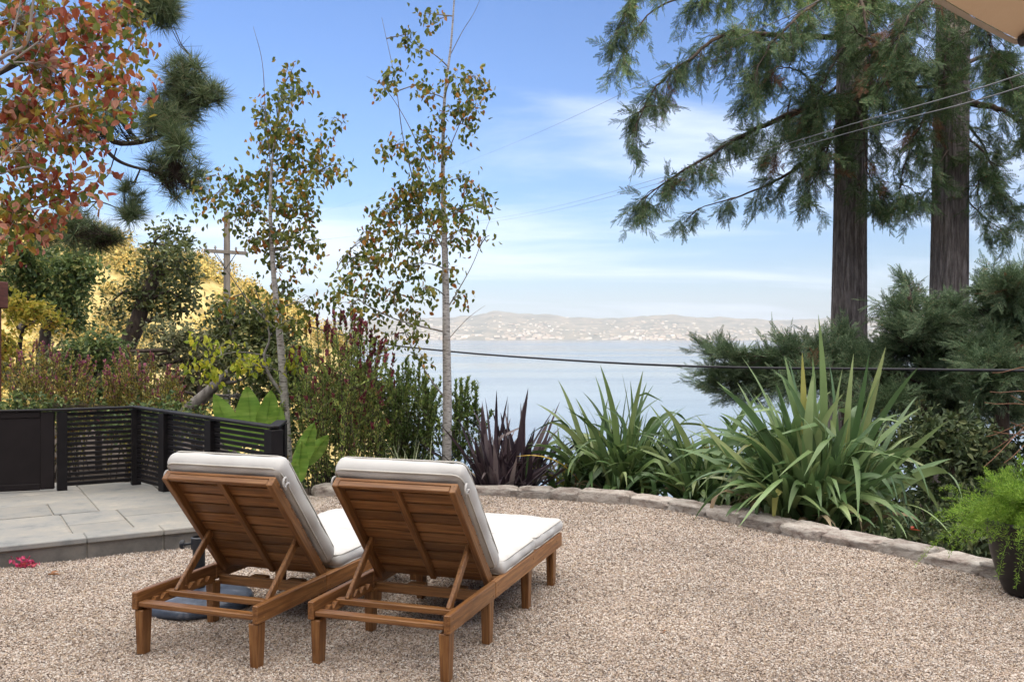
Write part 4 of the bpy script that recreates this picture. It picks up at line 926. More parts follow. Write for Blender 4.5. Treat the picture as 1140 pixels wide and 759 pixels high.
# --- purple tipped shrubs (many upright wands)
def wands(name, label, Y, base_px, tips, seed, lf_mat, tipmat, n_side=5, lw=.020, ll=(.035, .055), group=None, spread=.35, tipw=.03):
    rng = np.random.default_rng(seed); st = MB(); lf = MB(); tp = MB()
    b0 = P(base_px[0], base_px[1], Y); g = gz(b0[0], Y)
    b0[2] = g
    for (px, py) in tips:
        y = Y + rng.normal() * spread; tip = P(px, py, y); b = b0 + [rng.normal() * .18 + (tip[0] - b0[0]) * .45, rng.normal() * .15 + (y - Y) * .4, 0]
        mid = (b + tip) / 2 + np.array([rng.normal() * .06, rng.normal() * .06, .0]) ; path = smooth_path([b, mid, tip], 16)
        tube(st, path, [.007, .003], 4, cap=False); L = np.linalg.norm(tip - b)
        subs = [path]
        for _ in range(n_side):
            i = rng.integers(6, 14); e = path[i] + np.array([rng.normal() * .13, rng.normal() * .12, rng.uniform(.12, .32)]) * min(1, L); m = (path[i] + e) / 2 + [(e - path[i])[0] * .3, 0, -.02]
            sp = smooth_path([path[i], m, e], 10); tube(st, sp, [.004, .002], 3, cap=False); subs.append(sp)
        for sp in subs:
            l = np.linalg.norm(np.diff(sp, axis=0), axis=1).sum(); k = int(l * 85); q = np.sort(rng.uniform(.12, 1, k)); x = np.linspace(0, 1, len(sp))
            pp = np.stack([np.interp(q, x, sp[:, j]) for j in range(3)], 1); ax = unit(sp[-1] - sp[-3]); rad = rng.normal(size=(k, 3)); rad -= ax * (rad @ ax)[:, None]; d = unit(rad) * .75 + ax * .8
            s = rng.uniform(*ll, k); scatter(lf, NARROW, pp, d, np.broadcast_to(ax, (k, 3)) + rng.normal(size=(k, 3)) * .2, s * .44, s)
            if sp is not path and rng.uniform() < .55: continue
            k = 12 if sp is not path else 26; pp = sp[-1] + ax * rng.uniform(-.05 if sp is not path else -.12, .02, (k, 1)); rad = rng.normal(size=(k, 3)); d = unit(rad) * .55 + ax; s = rng.uniform(tipw * .9, tipw * 1.5, k); scatter(tp if 'purple' in name else lf, NARROW, pp, d, rng.normal(size=(k, 3)), s * .5, s, m=0 if 'purple' in name else 1)
    return finish(name, label, 'shrub', b0, [('stems', st, MAT['bark_dark'], False), ('foliage', lf, [lf_mat, tipmat], False), ('tips', tp, tipmat, False)], group)
PURPLE = leaf_mat('purple_tip', [(0, (.06, .012, .018)), (.5, (.14, .03, .045)), (1, (.24, .07, .09))], .25, .5, 1.5)
PINK = leaf_mat('magenta_tip', [(0, (.10, .02, .05)), (.5, (.22, .06, .12)), (1, (.30, .14, .12))], .3, .5, 1.5)
WOLIVE = leaf_mat('wand_leaf_olive', [(0, (.09, .10, .025)), (.45, (.20, .20, .045)), (.8, (.30, .25, .06)), (1, (.30, .15, .05))], .3, .5, 1.2)
WGREEN = leaf_mat('wand_leaf_green', [(0, (.08, .12, .03)), (.5, (.18, .24, .06)), (.88, (.27, .30, .085)), (1, (.30, .18, .07))], .3, .5, 1.2)
rr = np.random.default_rng(300)
def tips(n, x0, x1, top, jitter): 
    x = rr.uniform(x0, x1, n); return [(a, np.interp(a, *top) + abs(rr.normal()) * jitter) for a in x]
wands('purple_tipped_bush', 'olive bush with purple tips beside the red timber post', 11.6, (55, 480), tips(40, 12, 108, ([10, 40, 70, 100], [395, 380, 385, 400]), 22), 301, WOLIVE, PINK)
wands('purple_tipped_bush', 'olive bush with purple tips behind the slat panel of the fence', 11.4, (160, 480), tips(40, 116, 205, ([115, 140, 165, 205], [400, 385, 390, 415]), 20), 302, WOLIVE, PINK)
wands('purple_tipped_bush', 'tall loose bush with dark red tips between the two birch trunks', 10.0, (382, 560), tips(34, 318, 438, ([315, 345, 380, 400, 435], [395, 355, 345, 348, 395]), 28) + [(392, 344), (402, 352), (384, 356), (372, 350), (428, 382), (418, 378), (340, 366), (362, 370), (412, 395), (438, 398)], 303, WGREEN, PURPLE, 5, tipw=.04)
wands('bushy_conebush', 'upright bright green bush left of the straight white birch trunk', 10.6, (455, 540), tips(30, 430, 486, ([428, 450, 486], [425, 395, 425]), 20), 304, leaf_mat('conebush_leaf', [(0, (.04, .075, .018)), (.5, (.09, .14, .035)), (1, (.16, .20, .06))], .3, .5, 1.5), leaf_mat('conebush_tip', [(0, (.10, .15, .03)), (1, (.2, .22, .06))], .3, .5, 1.5), 5, ll=(.04, .06))
wands('bushy_conebush', 'small upright green bush just right of the straight white birch trunk', 10.8, (515, 530), tips(12, 504, 532, ([502, 515, 532], [430, 416, 428]), 14), 305, bpy.data.materials['conebush_leaf'], bpy.data.materials['conebush_tip'], 5, ll=(.045, .07), spread=.15)

# --- strap leaved plants
def strap_pts(mb, pts, w, rng, fold=.35, m=0, side=None, a0=None):
    pts = np.asarray(pts); n = len(pts); t = unit(np.gradient(pts, axis=0)); up = np.array([0, 0, 1.0]); d0 = t[0] + (pts[-1] - pts[0]) * .0
    h = pts[-1] - pts[0]; h = h * [1, 1, 0]
    if np.linalg.norm(h) < .05: h = np.array([rng.normal(), rng.normal(), 0])
    s0 = unit(np.cross(unit(h), up)) if side is None else side
    tw = rng.normal() * .5 if a0 is None else rng.normal() * .25; a0 = rng.normal() * .5 if a0 is None else a0; V = []
    for i in range(n):
        q = i / (n - 1); s = unit(s0 - t[i] * np.dot(s0, t[i])); b = np.cross(s, t[i]); a = a0 + tw * q; s2 = s * math.cos(a) + b * math.sin(a); b2 = np.cross(s2, t[i])
        ww = w * min(1, .62 + q * 1.6) * (1 - max(0, (q - .45) / .55) ** 2.2) * .5 + .0008
        f = fold * (1 - q * .6); V += [pts[i] - s2 * ww + b2 * ww * f, pts[i], pts[i] + s2 * ww + b2 * ww * f]
    i = np.arange(n - 1)[:, None]; j = np.arange(2)[None]
    mb.add(np.array(V), np.stack([i * 3 + j, i * 3 + j + 1, (i + 1) * 3 + j + 1, (i + 1) * 3 + j], -1).reshape(-1, 4), m)
def strap(mb, b, az, el, L, w, bend, rng, kink=None, n=18, m=0):
    ds = L / (n - 1); p = np.array(b, float); pts = [p.copy()]; a = az; e = el
    for i in range(n - 1):
        q = (i + 1) / (n - 1); e2 = el - bend * q ** 2.1
        if kink and q > kink[0]: e2 -= kink[1] * min(1, (q - kink[0]) / .1)
        e2 = max(e2, -1.45); a = az + rng.normal() * .01
        p = p + ds * np.array([math.cos(a) * math.cos(e2), math.sin(a) * math.cos(e2), math.sin(e2)]); pts.append(p.copy())
    strap_pts(mb, pts, w, rng, m=m)
def strap_mat(name, stops, spec=.4, rough=.38):
    m = leaf_mat(name, stops, .2, rough, 1.5, spec, lo=.8, hi=1.2); return m
FLAX = strap_mat('flax_leaf', [(0, (.040, .078, .030)), (.4, (.078, .135, .050)), (.75, (.13, .19, .075)), (.975, (.19, .225, .095)), (1, (.26, .25, .07))])
FLAXD = strap_mat('flax_leaf_deep', [(0, (.028, .055, .02)), (.4, (.055, .10, .034)), (.75, (.10, .15, .05)), (.975, (.14, .18, .07)), (1, (.38, .26, .04))])
BRONZE = strap_mat('bronze_flax_leaf', [(0, (.016, .011, .016)), (.5, (.040, .027, .034)), (.85, (.085, .06, .065)), (1, (.15, .125, .12))], .5, .35)
GOLDL = strap_mat('withered_strap', [(0, (.40, .20, .02)), (.6, (.55, .36, .04)), (1, (.45, .34, .12))])
DEADL = strap_mat('dead_strap', [(0, (.10, .07, .04)), (.6, (.20, .15, .09)), (1, (.28, .23, .15))])
def through(base, ctrl, tip, Y, yb, n=18):
    a = P(base[0], base[1], yb); c = P(ctrl[0], ctrl[1], Y); e = P(tip[0], tip[1], Y + (tip[2] if len(tip) > 2 else 0)); t = np.linspace(0, 1, n)[:, None]
    return (1 - t) ** 2 * a + 2 * t * (1 - t) * c + t ** 2 * e
def flax(name, label, c, fans, nl, Lr, wr, mat, seed, elr=(50, 88), bendr=(.2, 1.8), hand=(), handY=None, extra=(), dead=0, group=None, kinks=.42, foot=.34):
    rng = np.random.default_rng(seed); mb = MB(); c = np.array(c, float)
    for f in range(fans):
        a = rng.uniform(0, 6.28); r = foot * math.sqrt(rng.uniform()); o = c + [r * math.cos(a), r * math.sin(a) * .8, -.05]; faz = rng.uniform(0, 6.28); lean = (o - c)[:2]
        for i in range(nl):
            q = (i - (nl - 1) / 2) / max(1, (nl - 1) / 2); az = faz + (0 if q >= 0 else math.pi) + rng.normal() * .45; outw = math.atan2(lean[1], lean[0])
            az = az if rng.uniform() < .45 else outw + rng.normal() * .9
            el = R(elr[1] - (elr[1] - elr[0]) * abs(q) ** 1.2 + rng.normal() * 5); L = rng.uniform(*Lr) * (1 - .12 * abs(q)); bd = rng.uniform(*bendr) * (.35 + .65 * abs(q))
            f_ = max(0, -math.sin(az)); L *= 1 - .38 * f_; el = el + (R(86) - el) * .35 * f_
            kk = (rng.uniform(.5, .8), rng.uniform(.6, 1.8)) if rng.uniform() < kinks else None
            old = rng.uniform() < .07 and name != 'pale_grass_clump'
            if old: el = min(el, R(48)); bd = max(bd, 1.5); L *= .75
            strap(mb, o + rng.normal(size=3) * [.03, .03, 0], az, el, L, rng.uniform(*wr) * (.75 if old else 1), bd, rng, kk, m=2 if old else 0)
    for b, ct, tp, wd in hand: strap_pts(mb, through(b, ct, tp, handY, c[1]), wd, rng, .3, 0, unit(np.array([1, rng.normal() * .3, -.35 if tp[0] > b[0] else .35])), rng.normal() * .25)
    for b, ct, tp, wd in extra: strap_pts(mb, through(b, ct, tp, handY, c[1]), wd, rng, m=1)
    O = c.copy(); o = mb.build(name, [mat, GOLDL, DEADL], None, O, smooth=True)
    return tag(o, label, 'plant', group)
fc = P(905, 600, 8.25); fc[2] = gz(fc[0], fc[1])
flax('flax_plant', 'largest green flax clump with arching strap leaves in front of the low redwoods', fc, 32, 11, (1.0, 1.72), (.050, .088), FLAX, 401, (48, 88), (.25, 2.3), [
    ((905, 590), (925, 480), (911, 350), 0.075), ((895, 590), (896, 480), (893, 392), 0.071), ((915, 590), (905, 470), (905, 396), 0.065), ((925, 590), (950, 500), (968, 392), 0.072), ((935, 590), (960, 480), (986, 386), 0.077), ((925, 590), (965, 470), (1023, 408), 0.077),
    ((930, 590), (985, 520), (1055, 468), 0.071), ((885, 595), (870, 470), (800, 430), 0.077), ((880, 600), (905, 470), (822, 587, -.9), 0.080), ((915, 600), (950, 420), (895, 530, -.5), 0.075), ((930, 600), (1010, 440), (1035, 555, -.3), 0.077), ((940, 600), (1060, 470), (1072, 560, -.2), 0.075), ((920, 600), (960, 430), (955, 580, -.7), 0.075), ((900, 595), (870, 420), (905, 480, -.6), 0.077), ((875, 600), (815, 500), (778, 470), 0.065), ((930, 605), (1010, 520), (1062, 600, -.5), 0.071), ((925, 605), (990, 540), (1010, 600, -.8), 0.065), ((940, 605), (985, 470), (1000, 560, -.6), 0.071)], 8.2,
    [((930, 600), (935, 540), (945, 470), 0.045)], group='green flax clumps behind the stone edging')
fc = P(690, 545, 9.75); fc[2] = gz(fc[0], fc[1])
flax('flax_plant', 'green flax clump against the water, with two upright spikes and a yellowed leaf', fc, 26, 11, (.85, 1.5), (.042, .07), FLAXD, 402, (44, 88), (.3, 2.3), [
    ((685, 545), (695, 480), (668, 406), 0.065), ((690, 545), (700, 480), (716, 412), 0.065), ((705, 545), (735, 430), (765, 470), 0.065), ((700, 545), (730, 410), (745, 500, -.3), 0.065), ((670, 545), (645, 470), (610, 470), 0.058), ((675, 545), (640, 480), (632, 530, -.4), 0.065), ((670, 548), (652, 500), (660, 548, -.5), 0.065)], 9.7,
    [((680, 545), (672, 490), (660, 465), 0.038), ((650, 545), (625, 500), (575, 508), 0.038)], group='green flax clumps behind the stone edging')
fc = P(790, 565, 9.35); fc[2] = gz(fc[0], fc[1])
flax('flax_plant', 'smallest green flax clump, filling the gap between the two larger ones', fc, 22, 10, (.7, 1.25), (.042, .072), FLAXD, 403, (30, 84), (.4, 1.9), [((790, 560), (800, 480), (850, 435), 0.065), ((785, 560), (770, 480), (735, 450), 0.058), ((795, 560), (830, 470), (800, 462), 0.058)], 9.3, group='green flax clumps behind the stone edging', foot=.35)
fc = P(557, 540, 10.0); fc[2] = gz(fc[0], fc[1])
flax('bronze_flax', 'dark purple spiky flax beside the straight white birch trunk', fc, 22, 9, (.65, 1.2), (.04, .060), BRONZE, 404, (30, 88), (.0, .55), [((570, 540), (580, 480), (588, 432), 0.054), ((555, 540), (552, 480), (553, 434), 0.051), ((545, 540), (538, 480), (536, 452), 0.051), ((580, 540), (600, 490), (612, 466), 0.051)], 9.95, kinks=.12)
fc = P(625, 545, 10.2); fc[2] = gz(fc[0], fc[1])
flax('yellowed_flax', 'low flax tuft with orange yellow dying leaves beside the purple flax', fc, 10, 9, (.5, .9), (.04, .06), FLAXD, 405, (20, 75), (.4, 1.9), [((620, 545), (600, 500), (560, 520), 0.045)], 10.1, [((620, 545), (600, 505), (578, 532), 0.045), ((625, 540), (610, 515), (585, 545), 0.038), ((628, 540), (625, 500), (655, 512), 0.045), ((622, 545), (612, 490), (592, 506), 0.038)])
gp = P(450, 530, 9.9); gp[2] = gz(gp[0], gp[1])
flax('pale_grass_clump', 'pale grey green narrow bladed clump behind the right lounger', gp, 12, 12, (.4, .8), (.010, .017), strap_mat('pale_blade', [(0, (.20, .24, .13)), (.6, (.32, .36, .22)), (1, (.42, .42, .28))]), 406, (35, 88), (.1, .9), kinks=.05, foot=.3)
def paddle_plant():
    rng = np.random.default_rng(71); Y = 9.2; lf = MB(); st = MB(); b = P(315, 560, Y); b[2] = gz(b[0], b[1])
    for (px, py, x2, y2, wd, dy) in ((262, 500, 238, 438, .17, .1), (280, 495, 275, 430, .20, .2), (292, 495, 302, 434, .17, .2), (300, 500, 312, 452, .15, .0), (330, 520, 350, 470, .13, .1), (330, 535, 336, 490, .12, -.1), (318, 545, 330, 512, .11, -.25), (342, 515, 366, 484, .11, .3), (300, 520, 300, 470, .16, -.2)):
        y = Y + dy; a = P(px, py, y); t = P(x2, y2, y - .05); m = (a + t) / 2 + [0, .05, .03]; s = np.linspace(0, 1, 16)[:, None]; mid = (1 - s) ** 2 * a + 2 * s * (1 - s) * m + s ** 2 * t
        tube(st, smooth_path([b + rng.normal(size=3) * [.05, .05, 0], (b + a) / 2 + [0, 0, .05], a], 10), [.014, .009], 6, cap=False)
        ax = unit(t - a); side = unit(np.cross(ax, [rng.normal() * .3, 1, 0])); nn = np.cross(side, ax); V = []
        for i in range(16):
            q = i / 15; ww = wd * .72 * math.sin(math.pi * (.05 + .93 * q) ** .72) ** .7; un = .012 * math.sin(q * 17 + px)
            for e in (-1, -.5, 0, .5, 1): V.append(mid[i] + side * e * ww + nn * (abs(e) * ww * .35 + un * e) - ax * abs(e) * .01)
        lf.add(np.array(V), grid_faces(16, 5)); tube(lf, mid - nn * .003, [.007, .002], 5, cap=False)
    m, nt, bs = new_mat('paddle_leaf'); c = ramp(nt, [(.3, (.12, .26, .04)), (.55, (.22, .36, .06)), (.75, (.36, .48, .12))], noise(nt, 3, 5, .6, (1, 1, 9))); nt.links.new(c, bs.inputs['Base Color']); bs.inputs['Roughness'].default_value = .4
    tr = N(nt, 'ShaderNodeBsdfTranslucent'); nt.links.new(c, tr.inputs[0]); mx = N(nt, 'ShaderNodeMixShader'); mx.inputs[0].default_value = .4
    nt.links.new(bs.outputs[0], mx.inputs[1]); nt.links.new(tr.outputs[0], mx.inputs[2]); nt.links.new(mx.outputs[0], nt.nodes['Material Output'].inputs[0])
    finish('paddle_leaf_plant', 'bright green plant of big paddle leaves just beyond the fence end', 'plant', b, [('stems', st, m, True), ('leaves', lf, m, True)])
paddle_plant()

# --- redwoods
RWL = leaf_mat('young_redwood_needle', [(0, (.03, .055, .026)), (.5, (.075, .12, .058)), (.85, (.12, .17, .09)), (.97, (.16, .19, .10)), (1, (.16, .10, .05))], .15, .5, .7)
RWD = leaf_mat('redwood_needle', [(0, (.024, .050, .018)), (.5, (.056, .098, .036)), (.85, (.092, .138, .056)), (.97, (.12, .13, .06)), (1, (.20, .10, .05))], .15, .5, .7)
RWB = leaf_mat('redwood_dead_spray', [(0, (.09, .045, .022)), (1, (.19, .10, .055))], .2, .6, .7)
def conifer_sprays(rng, lf, wd, path, n, reach, size, hang=.5, dead=None, pdead=0.0, up=False, m0=.0, sub=3):
    """twigs leaving the branch to both sides, each set with flat sprays that hang"""
    path = np.asarray(path); x = np.linspace(0, 1, len(path)); q = rng.uniform(m0, 1, n)
    p = np.stack([np.interp(q, x, path[:, j]) for j in range(3)], 1); t = unit(np.stack([np.interp(q, x, np.gradient(path, axis=0)[:, j]) for j in range(3)], 1))
    s = np.cross(t, [0, 0, 1.0]); s = unit(s) * rng.choice([-1, 1], (n, 1)); d = unit(s * rng.uniform(.3, 1, (n, 1)) + t * rng.uniform(.2, .9, (n, 1)) + np.array([0, 0, -1]) * rng.uniform(0, hang * 2, (n, 1)) + (np.array([0, 0, .8]) if up else 0))
    L = reach * rng.uniform(.3, 1, n) * (1 - .5 * q); e = p + d * L[:, None] + np.array([0, 0, -1]) * (L * hang * .5)[:, None]
    sticks(wd, p, e, .006, .002)
    k = sub; f = rng.uniform(.15, 1.05, (n, k, 1)); pos = (p[:, None] * (1 - f) + e[:, None] * f).reshape(-1, 3); dd = np.repeat(d, k, 0) + rng.normal(size=(n * k, 3)) * .45 + np.array([0, 0, -hang]) * (0 if up else 1)
    nr = rng.normal(size=(n * k, 3)) * .6 + [0, 0, 1]; sz = rng.uniform(*size, n * k)
    if dead is not None and pdead > 0:
        mk = np.repeat(rng.uniform(size=n) < pdead, k); scatter(dead, SPRAY, pos[mk], dd[mk], nr[mk], sz[mk] * 1.1, sz[mk]); pos, dd, nr, sz = pos[~mk], dd[~mk], nr[~mk], sz[~mk]
    scatter(lf, SPRAY, pos, dd, nr, sz * 1.1, sz)
def wiggle(rng, p, a):
    p = np.asarray(p).copy(); n = len(p); w = np.cumsum(rng.normal(size=(n, 3)), 0); w -= np.linspace(0, 1, n)[:, None] * w[-1]; return p + w * a * np.linspace(.2, 1, n)[:, None]
def bough(rng, lf, wd, dead, sp, n, reach, hang, pdead):
    """secondary branchlets off the bough, each hung with small fronds above and below"""
    x = np.linspace(0, 1, len(sp)); g = np.gradient(sp, axis=0); n = int(n * 1.4); m = max(6, n // 9)
    for q in rng.uniform(.06, 1, m):
        p = np.array([np.interp(q, x, sp[:, j]) for j in range(3)]); t = unit(np.array([np.interp(q, x, g[:, j]) for j in range(3)])); sd = unit(np.cross(t, [0, 0, 1.0])) * rng.choice([-1, 1])
        L = reach * rng.uniform(.35, 1.1) * (1.05 - .45 * q); d = unit(sd * rng.uniform(.2, 1) + t * rng.uniform(.1, 1) + np.array([0, 0, rng.uniform(-.5, .35)]))
        u = np.linspace(0, 1, 8)[:, None]; pa = wiggle(rng, p + d * L * u + np.array([0, 0, -1]) * (L * hang * u ** 2 * rng.uniform(.3, 1.1)), .012); tube(wd, pa, [.010, .003], 4, cap=False)
        k = max(4, int(n / m * .95 * (.4 + L))); f = rng.uniform(.1, 1.05, k); pos = np.stack([np.interp(f, u[:, 0], pa[:, j]) for j in range(3)], 1) + rng.normal(size=(k, 3)) * .03
        td = unit(pa[-1] - pa[3]); dd = td * .6 + rng.normal(size=(k, 3)) * .55 + np.array([0, 0, -hang * rng.uniform(.0, 1.3)]); nr = rng.normal(size=(k, 3)) * .7 + [0, 0, .8]; sz = rng.uniform(.20, .40, k)
        fronds(rng, dead if rng.uniform() < pdead else lf, pos, dd, nr, sz)
def redwood(label, seed, Y, cpx, wpx, brs, top=14.0):
    rng = np.random.default_rng(seed); tr = MB(); wd = MB(); lf = MB(); dead = MB()
    x0 = (cpx[0] - 570) * Y / F; zb = gz(x0, Y) - .2; r = wpx / 2 * Y / F
    zs = [zb, 0.2, 1.6, 3.5, 5.5, 7.5, top, top + 8]; xs_ = [(np.interp(z, [1.6, 8], cpx) - 570) * Y / F for z in zs]
    path = smooth_path(np.stack([xs_, np.full(8, Y), zs], 1), 260); ph = rng.uniform(0, 6.28, 12)
    rid = rng.normal(size=160) * .012
    def rough(i, a): return 1 + .03 * np.sin(a * 7 + ph[0] + .012 * i) + .025 * np.sin(a * 17 + ph[1] - .01 * i + np.sin(i * .05)) + .018 * np.sin(a * 31 + ph[2] + i * .02) + rid * (1 + .5 * np.sin(i * .11 + a * 3)) + rng.normal(size=160) * .002
    tube(tr, path, np.array([1.55, 1.3, 1.06, 1.0, .95, .9, .7, .35]) * r, 160, rough=rough)
    for st, rb, n, reach, size, hang, pd in brs:
        sp = wiggle(rng, smooth_path(pxpath(st, Y), 30), .022)
        if rb: tube(wd, sp, [rb, rb * .5, rb * .12], 8, cap=False)
        bough(rng, lf, wd, dead, sp, n, reach * .85, hang * .75, pd * .55)
    finish('redwood_tree', label, 'tree', path[0] + [0, 0, .2], [('trunk', tr, MAT['bark_redwood'], True), ('branches', wd, MAT['bark_dark'], True), ('crown', lf, RWD, False), ('dead_sprays', dead, RWB, False)], 'tall redwoods beyond the garden')
S = (.11, .21)
redwood('tall redwood standing left of the other, its long drooping boughs reaching out over the bay', 501, 18.0, (945, 949), 35, [
    ([(934, 112, 0), (900, 120, -.6), (864, 133, -1.0), (824, 151, -1.3), (765, 188, -1.8), (713, 222, -2.2)], .075, 300, 1.05, S, .8, .08),
    ([(930, 150, 0), (890, 185, .4), (850, 205, .8), (800, 225, 1.2), (760, 240, 1.5)], .045, 150, .8, S, .8, .25),
    ([(935, 42, 0), (850, 40, -.8), (810, 42, -1.2), (770, 70, -1.6), (735, 100, -2), (705, 146, -2.3)], .06, 330, 1.1, S, .9, .04),
    ([(940, 0, 0), (860, -20, .8), (790, -10, 1.2), (730, 10, 1.6), (692, 60, 1.8)], .055, 260, 1.1, S, 1.0, .03),
    ([(945, -60, 0), (860, -70, -.8), (780, -50, -1.2), (720, -15, -1.5), (690, 30, -1.6)], .05, 200, 1.1, S, 1.0, .03),
    ([(940, -20, 0), (900, 10, -1.6), (860, 50, -2.2), (835, 100, -2.4)], .04, 200, 1.0, S, .9, .05),
    ([(880, 110, 0), (868, 150, .2), (862, 185, .2)], .02, 40, .5, S, .9, .3), ([(940, 90, 0), (905, 120, 1), (880, 150, 1.6), (850, 175, 1.8)], .035, 150, .8, S, .8, .05),
    ([(945, -30, 0), (960, 10, -1.6), (970, 60, -2.2), (985, 110, -2.4)], .04, 220, 1.0, S, .8, .03), ([(945, 40, 0), (930, 70, -1.2), (915, 110, -1.6), (905, 160, -1.7)], .03, 170, .8, S, .9, .04),
    ([(945, 100, 0), (960, 140, -1.2), (970, 190, -1.5), (985, 222, -1.5)], .03, 170, .8, S, .9, .18), ([(945, 120, 0), (925, 150, -1.0), (912, 190, -1.2), (900, 222, -1.2)], .03, 140, .7, S, .9, .12),
    ([(950, 50, 0), (985, 70, .8), (1010, 100, 1.2), (1025, 150, 1.4)], .035, 150, .9, S, .9, .03), ([(945, 190, 0), (965, 205, -.9), (985, 225, -1.1)], .02, 60, .5, S, .8, .3), ([(930, 120, 0), (900, 90, -1), (872, 75, -1.5), (850, 85, -1.7)], .03, 150, .9, S, .9, .03)])
redwood('tall redwood standing right of the other, below the tan umbrella corner', 502, 16.6, (1056, 1061), 37, [
    ([(1048, 88, 0), (1010, 66, -.5), (975, 45, -.9), (940, 20, -1.2)], .075, 130, .8, S, .8, .03), ([(1075, 112, 0), (1110, 122, -.3), (1145, 142, -.6), (1200, 165, -.8)], .075, 130, .8, S, .8, .04), ([(1048, 95, 0), (1010, 98, .6), (985, 95, 1.0), (950, 105, 1.2)], .04, 150, .9, S, .9, .05),
    ([(1055, -10, 0), (1020, 10, -1.4), (1000, 50, -1.9), (985, 100, -2.1)], .04, 210, 1.0, S, .8, .04), ([(1060, -20, 0), (1090, 10, -1.4), (1110, 50, -1.8), (1130, 95, -2.0)], .04, 220, 1.0, S, .8, .03), ([(1060, 30, 0), (1055, 55, -1.3), (1050, 80, -1.6), (1045, 100, -1.7)], .03, 120, .7, S, .8, .03),
    ([(1050, 110, 0), (1025, 140, -.8), (1010, 180, -1.0), (1000, 222, -1.0)], .03, 170, .8, S, .9, .15), ([(1070, 130, 0), (1095, 160, .5), (1110, 200, .8), (1125, 235, .9)], .03, 170, .8, S, .8, .05), ([(1075, 150, 0), (1100, 180, -.4), (1090, 220, -.5), (1100, 262, -.5)], .025, 110, .6, S, .7, .05), ([(1078, 70, 0), (1105, 60, .8), (1135, 85, 1.2), (1170, 120, 1.4)], .04, 170, .9, S, .9, .03),
    ([(1078, 225, 0), (1095, 240, -.3), (1112, 252, -.4), (1128, 262, -.4)], .015, 40, .35, S, .6, .03), ([(1052, -40, 0), (1000, -40, .8), (960, -10, 1.1), (930, 40, 1.2)], .04, 200, 1.0, S, .9, .02), ([(1060, 160, 0), (1040, 195, -.9), (1025, 230, -1.0)], .02, 60, .5, S, .8, .1)])
def low_redwood(name, label, Y, seed, clumps, trunk, sz=(.20, .36), group=None, dead=.012):
    rng = np.random.default_rng(seed); wd = MB(); lf = MB(); dd_ = MB(); tr = MB()
    tp = pxpath(trunk, Y); g = gz(tp[0][0], tp[0][1])
    tp = np.vstack([[tp[0][0], tp[0][1], min(g, tp[0][2]) - .2], tp]); tp = smooth_path(tp, 30); tube(tr, tp, [.12, .09, .03], 10)
    for c, r, n in world_clumps(clumps, Y, rng, .55):
        s0 = tp[np.argmin(np.linalg.norm(tp - c, axis=1) + .5 * np.maximum(0, tp[:, 2] - c[2] + .2))]
        k = max(5, int(n * .30))
        for _ in range(k):
            o = unit(rng.normal(size=3) + [0, -.2, .35]); e = c + o * r * rng.uniform(.55, 1.15); b0 = c + (s0 - c) * rng.uniform(.0, .45) + rng.normal(size=3) * r * .3; m = (b0 + e) / 2 + rng.normal(size=3) * .06 + [0, 0, -.04]
            pa = smooth_path([b0, m, e], 10); tube(wd, pa, [.008, .002], 4, cap=False); L = np.linalg.norm(e - b0)
            q = rng.integers(5, 9); f = np.append(rng.uniform(.15, .95, q), 1.0); xx = np.linspace(0, 1, len(pa)); pos = np.stack([np.interp(f, xx, pa[:, j]) for j in range(3)], 1)
            td = unit(pa[-1] - pa[-4]); dd = td * .9 + rng.normal(size=(q + 1, 3)) * .5 + [0, 0, .1]; dd[-1] = td; nr = rng.normal(size=(q + 1, 3)) * .6 + [0, -.4, .8]
            fronds(rng, dd_ if rng.uniform() < dead else lf, pos, dd, nr, rng.uniform(*sz, q + 1))
        tube(wd, smooth_path([s0, (s0 + c) / 2 + [0, 0, .08], c], 12), [.025, .006], 6, cap=False)
    return finish(name, label, 'shrub', tp[0] + [0, 0, .2], [('trunk', tr, MAT['bark_dark'], True), ('branches', wd, MAT['bark_dark'], True), ('crown', lf, RWL, False), ('dead_sprays', dd_, RWB, False)], group)
G = 'low redwood growth at the foot of the tall redwoods'
low_redwood('low_redwood', 'dark low redwood boughs spreading out over the water, left of both tall trunks', 14.5, 601, [(905, 398, 44, 16, 90), (860, 400, 34, 14, 60), (825, 412, 30, 14, 56), (795, 425, 22, 12, 34), (850, 428, 34, 12, 60), (900, 425, 40, 16, 80), (935, 385, 24, 14, 44), (790, 392, 14, 6, 9), (812, 397, 12, 6, 9), (880, 385, 20, 8, 18), (815, 438, 26, 10, 30), (940, 420, 30, 24, 70)], [(945, 480), (930, 430), (900, 410)], group=G)
low_redwood('low_redwood', 'bushy young redwood growing between the two tall trunks', 13.6, 602, [(1010, 350, 16, 18, 30), (1005, 375, 26, 16, 50), (1045, 365, 24, 16, 46), (985, 395, 26, 18, 60), (1030, 395, 30, 18, 70), (1065, 385, 22, 18, 48), (1000, 425, 34, 18, 76), (1050, 420, 34, 20, 80), (1025, 450, 40, 18, 80), (985, 455, 26, 22, 56), (1060, 455, 30, 18, 60), (1012, 322, 8, 10, 9), (990, 345, 12, 10, 12), (960, 410, 20, 20, 44), (1075, 350, 14, 14, 20), (1040, 340, 12, 10, 12)], [(1030, 520), (1030, 450), (1025, 380), (1012, 330)], group=G)
low_redwood('low_redwood', 'bushy young redwood at the right edge, in front of the right trunk', 12.4, 603, [(1120, 325, 22, 14, 44), (1100, 345, 22, 16, 46), (1135, 350, 24, 18, 54), (1110, 375, 28, 18, 64), (1145, 390, 24, 22, 60), (1090, 395, 20, 20, 48), (1115, 415, 30, 20, 70), (1150, 430, 26, 24, 60), (1095, 435, 24, 20, 54), (1125, 455, 30, 16, 60), (1105, 320, 10, 8, 10), (1140, 318, 14, 8, 16)], [(1115, 540), (1115, 450), (1115, 380), (1118, 330)], group=G)
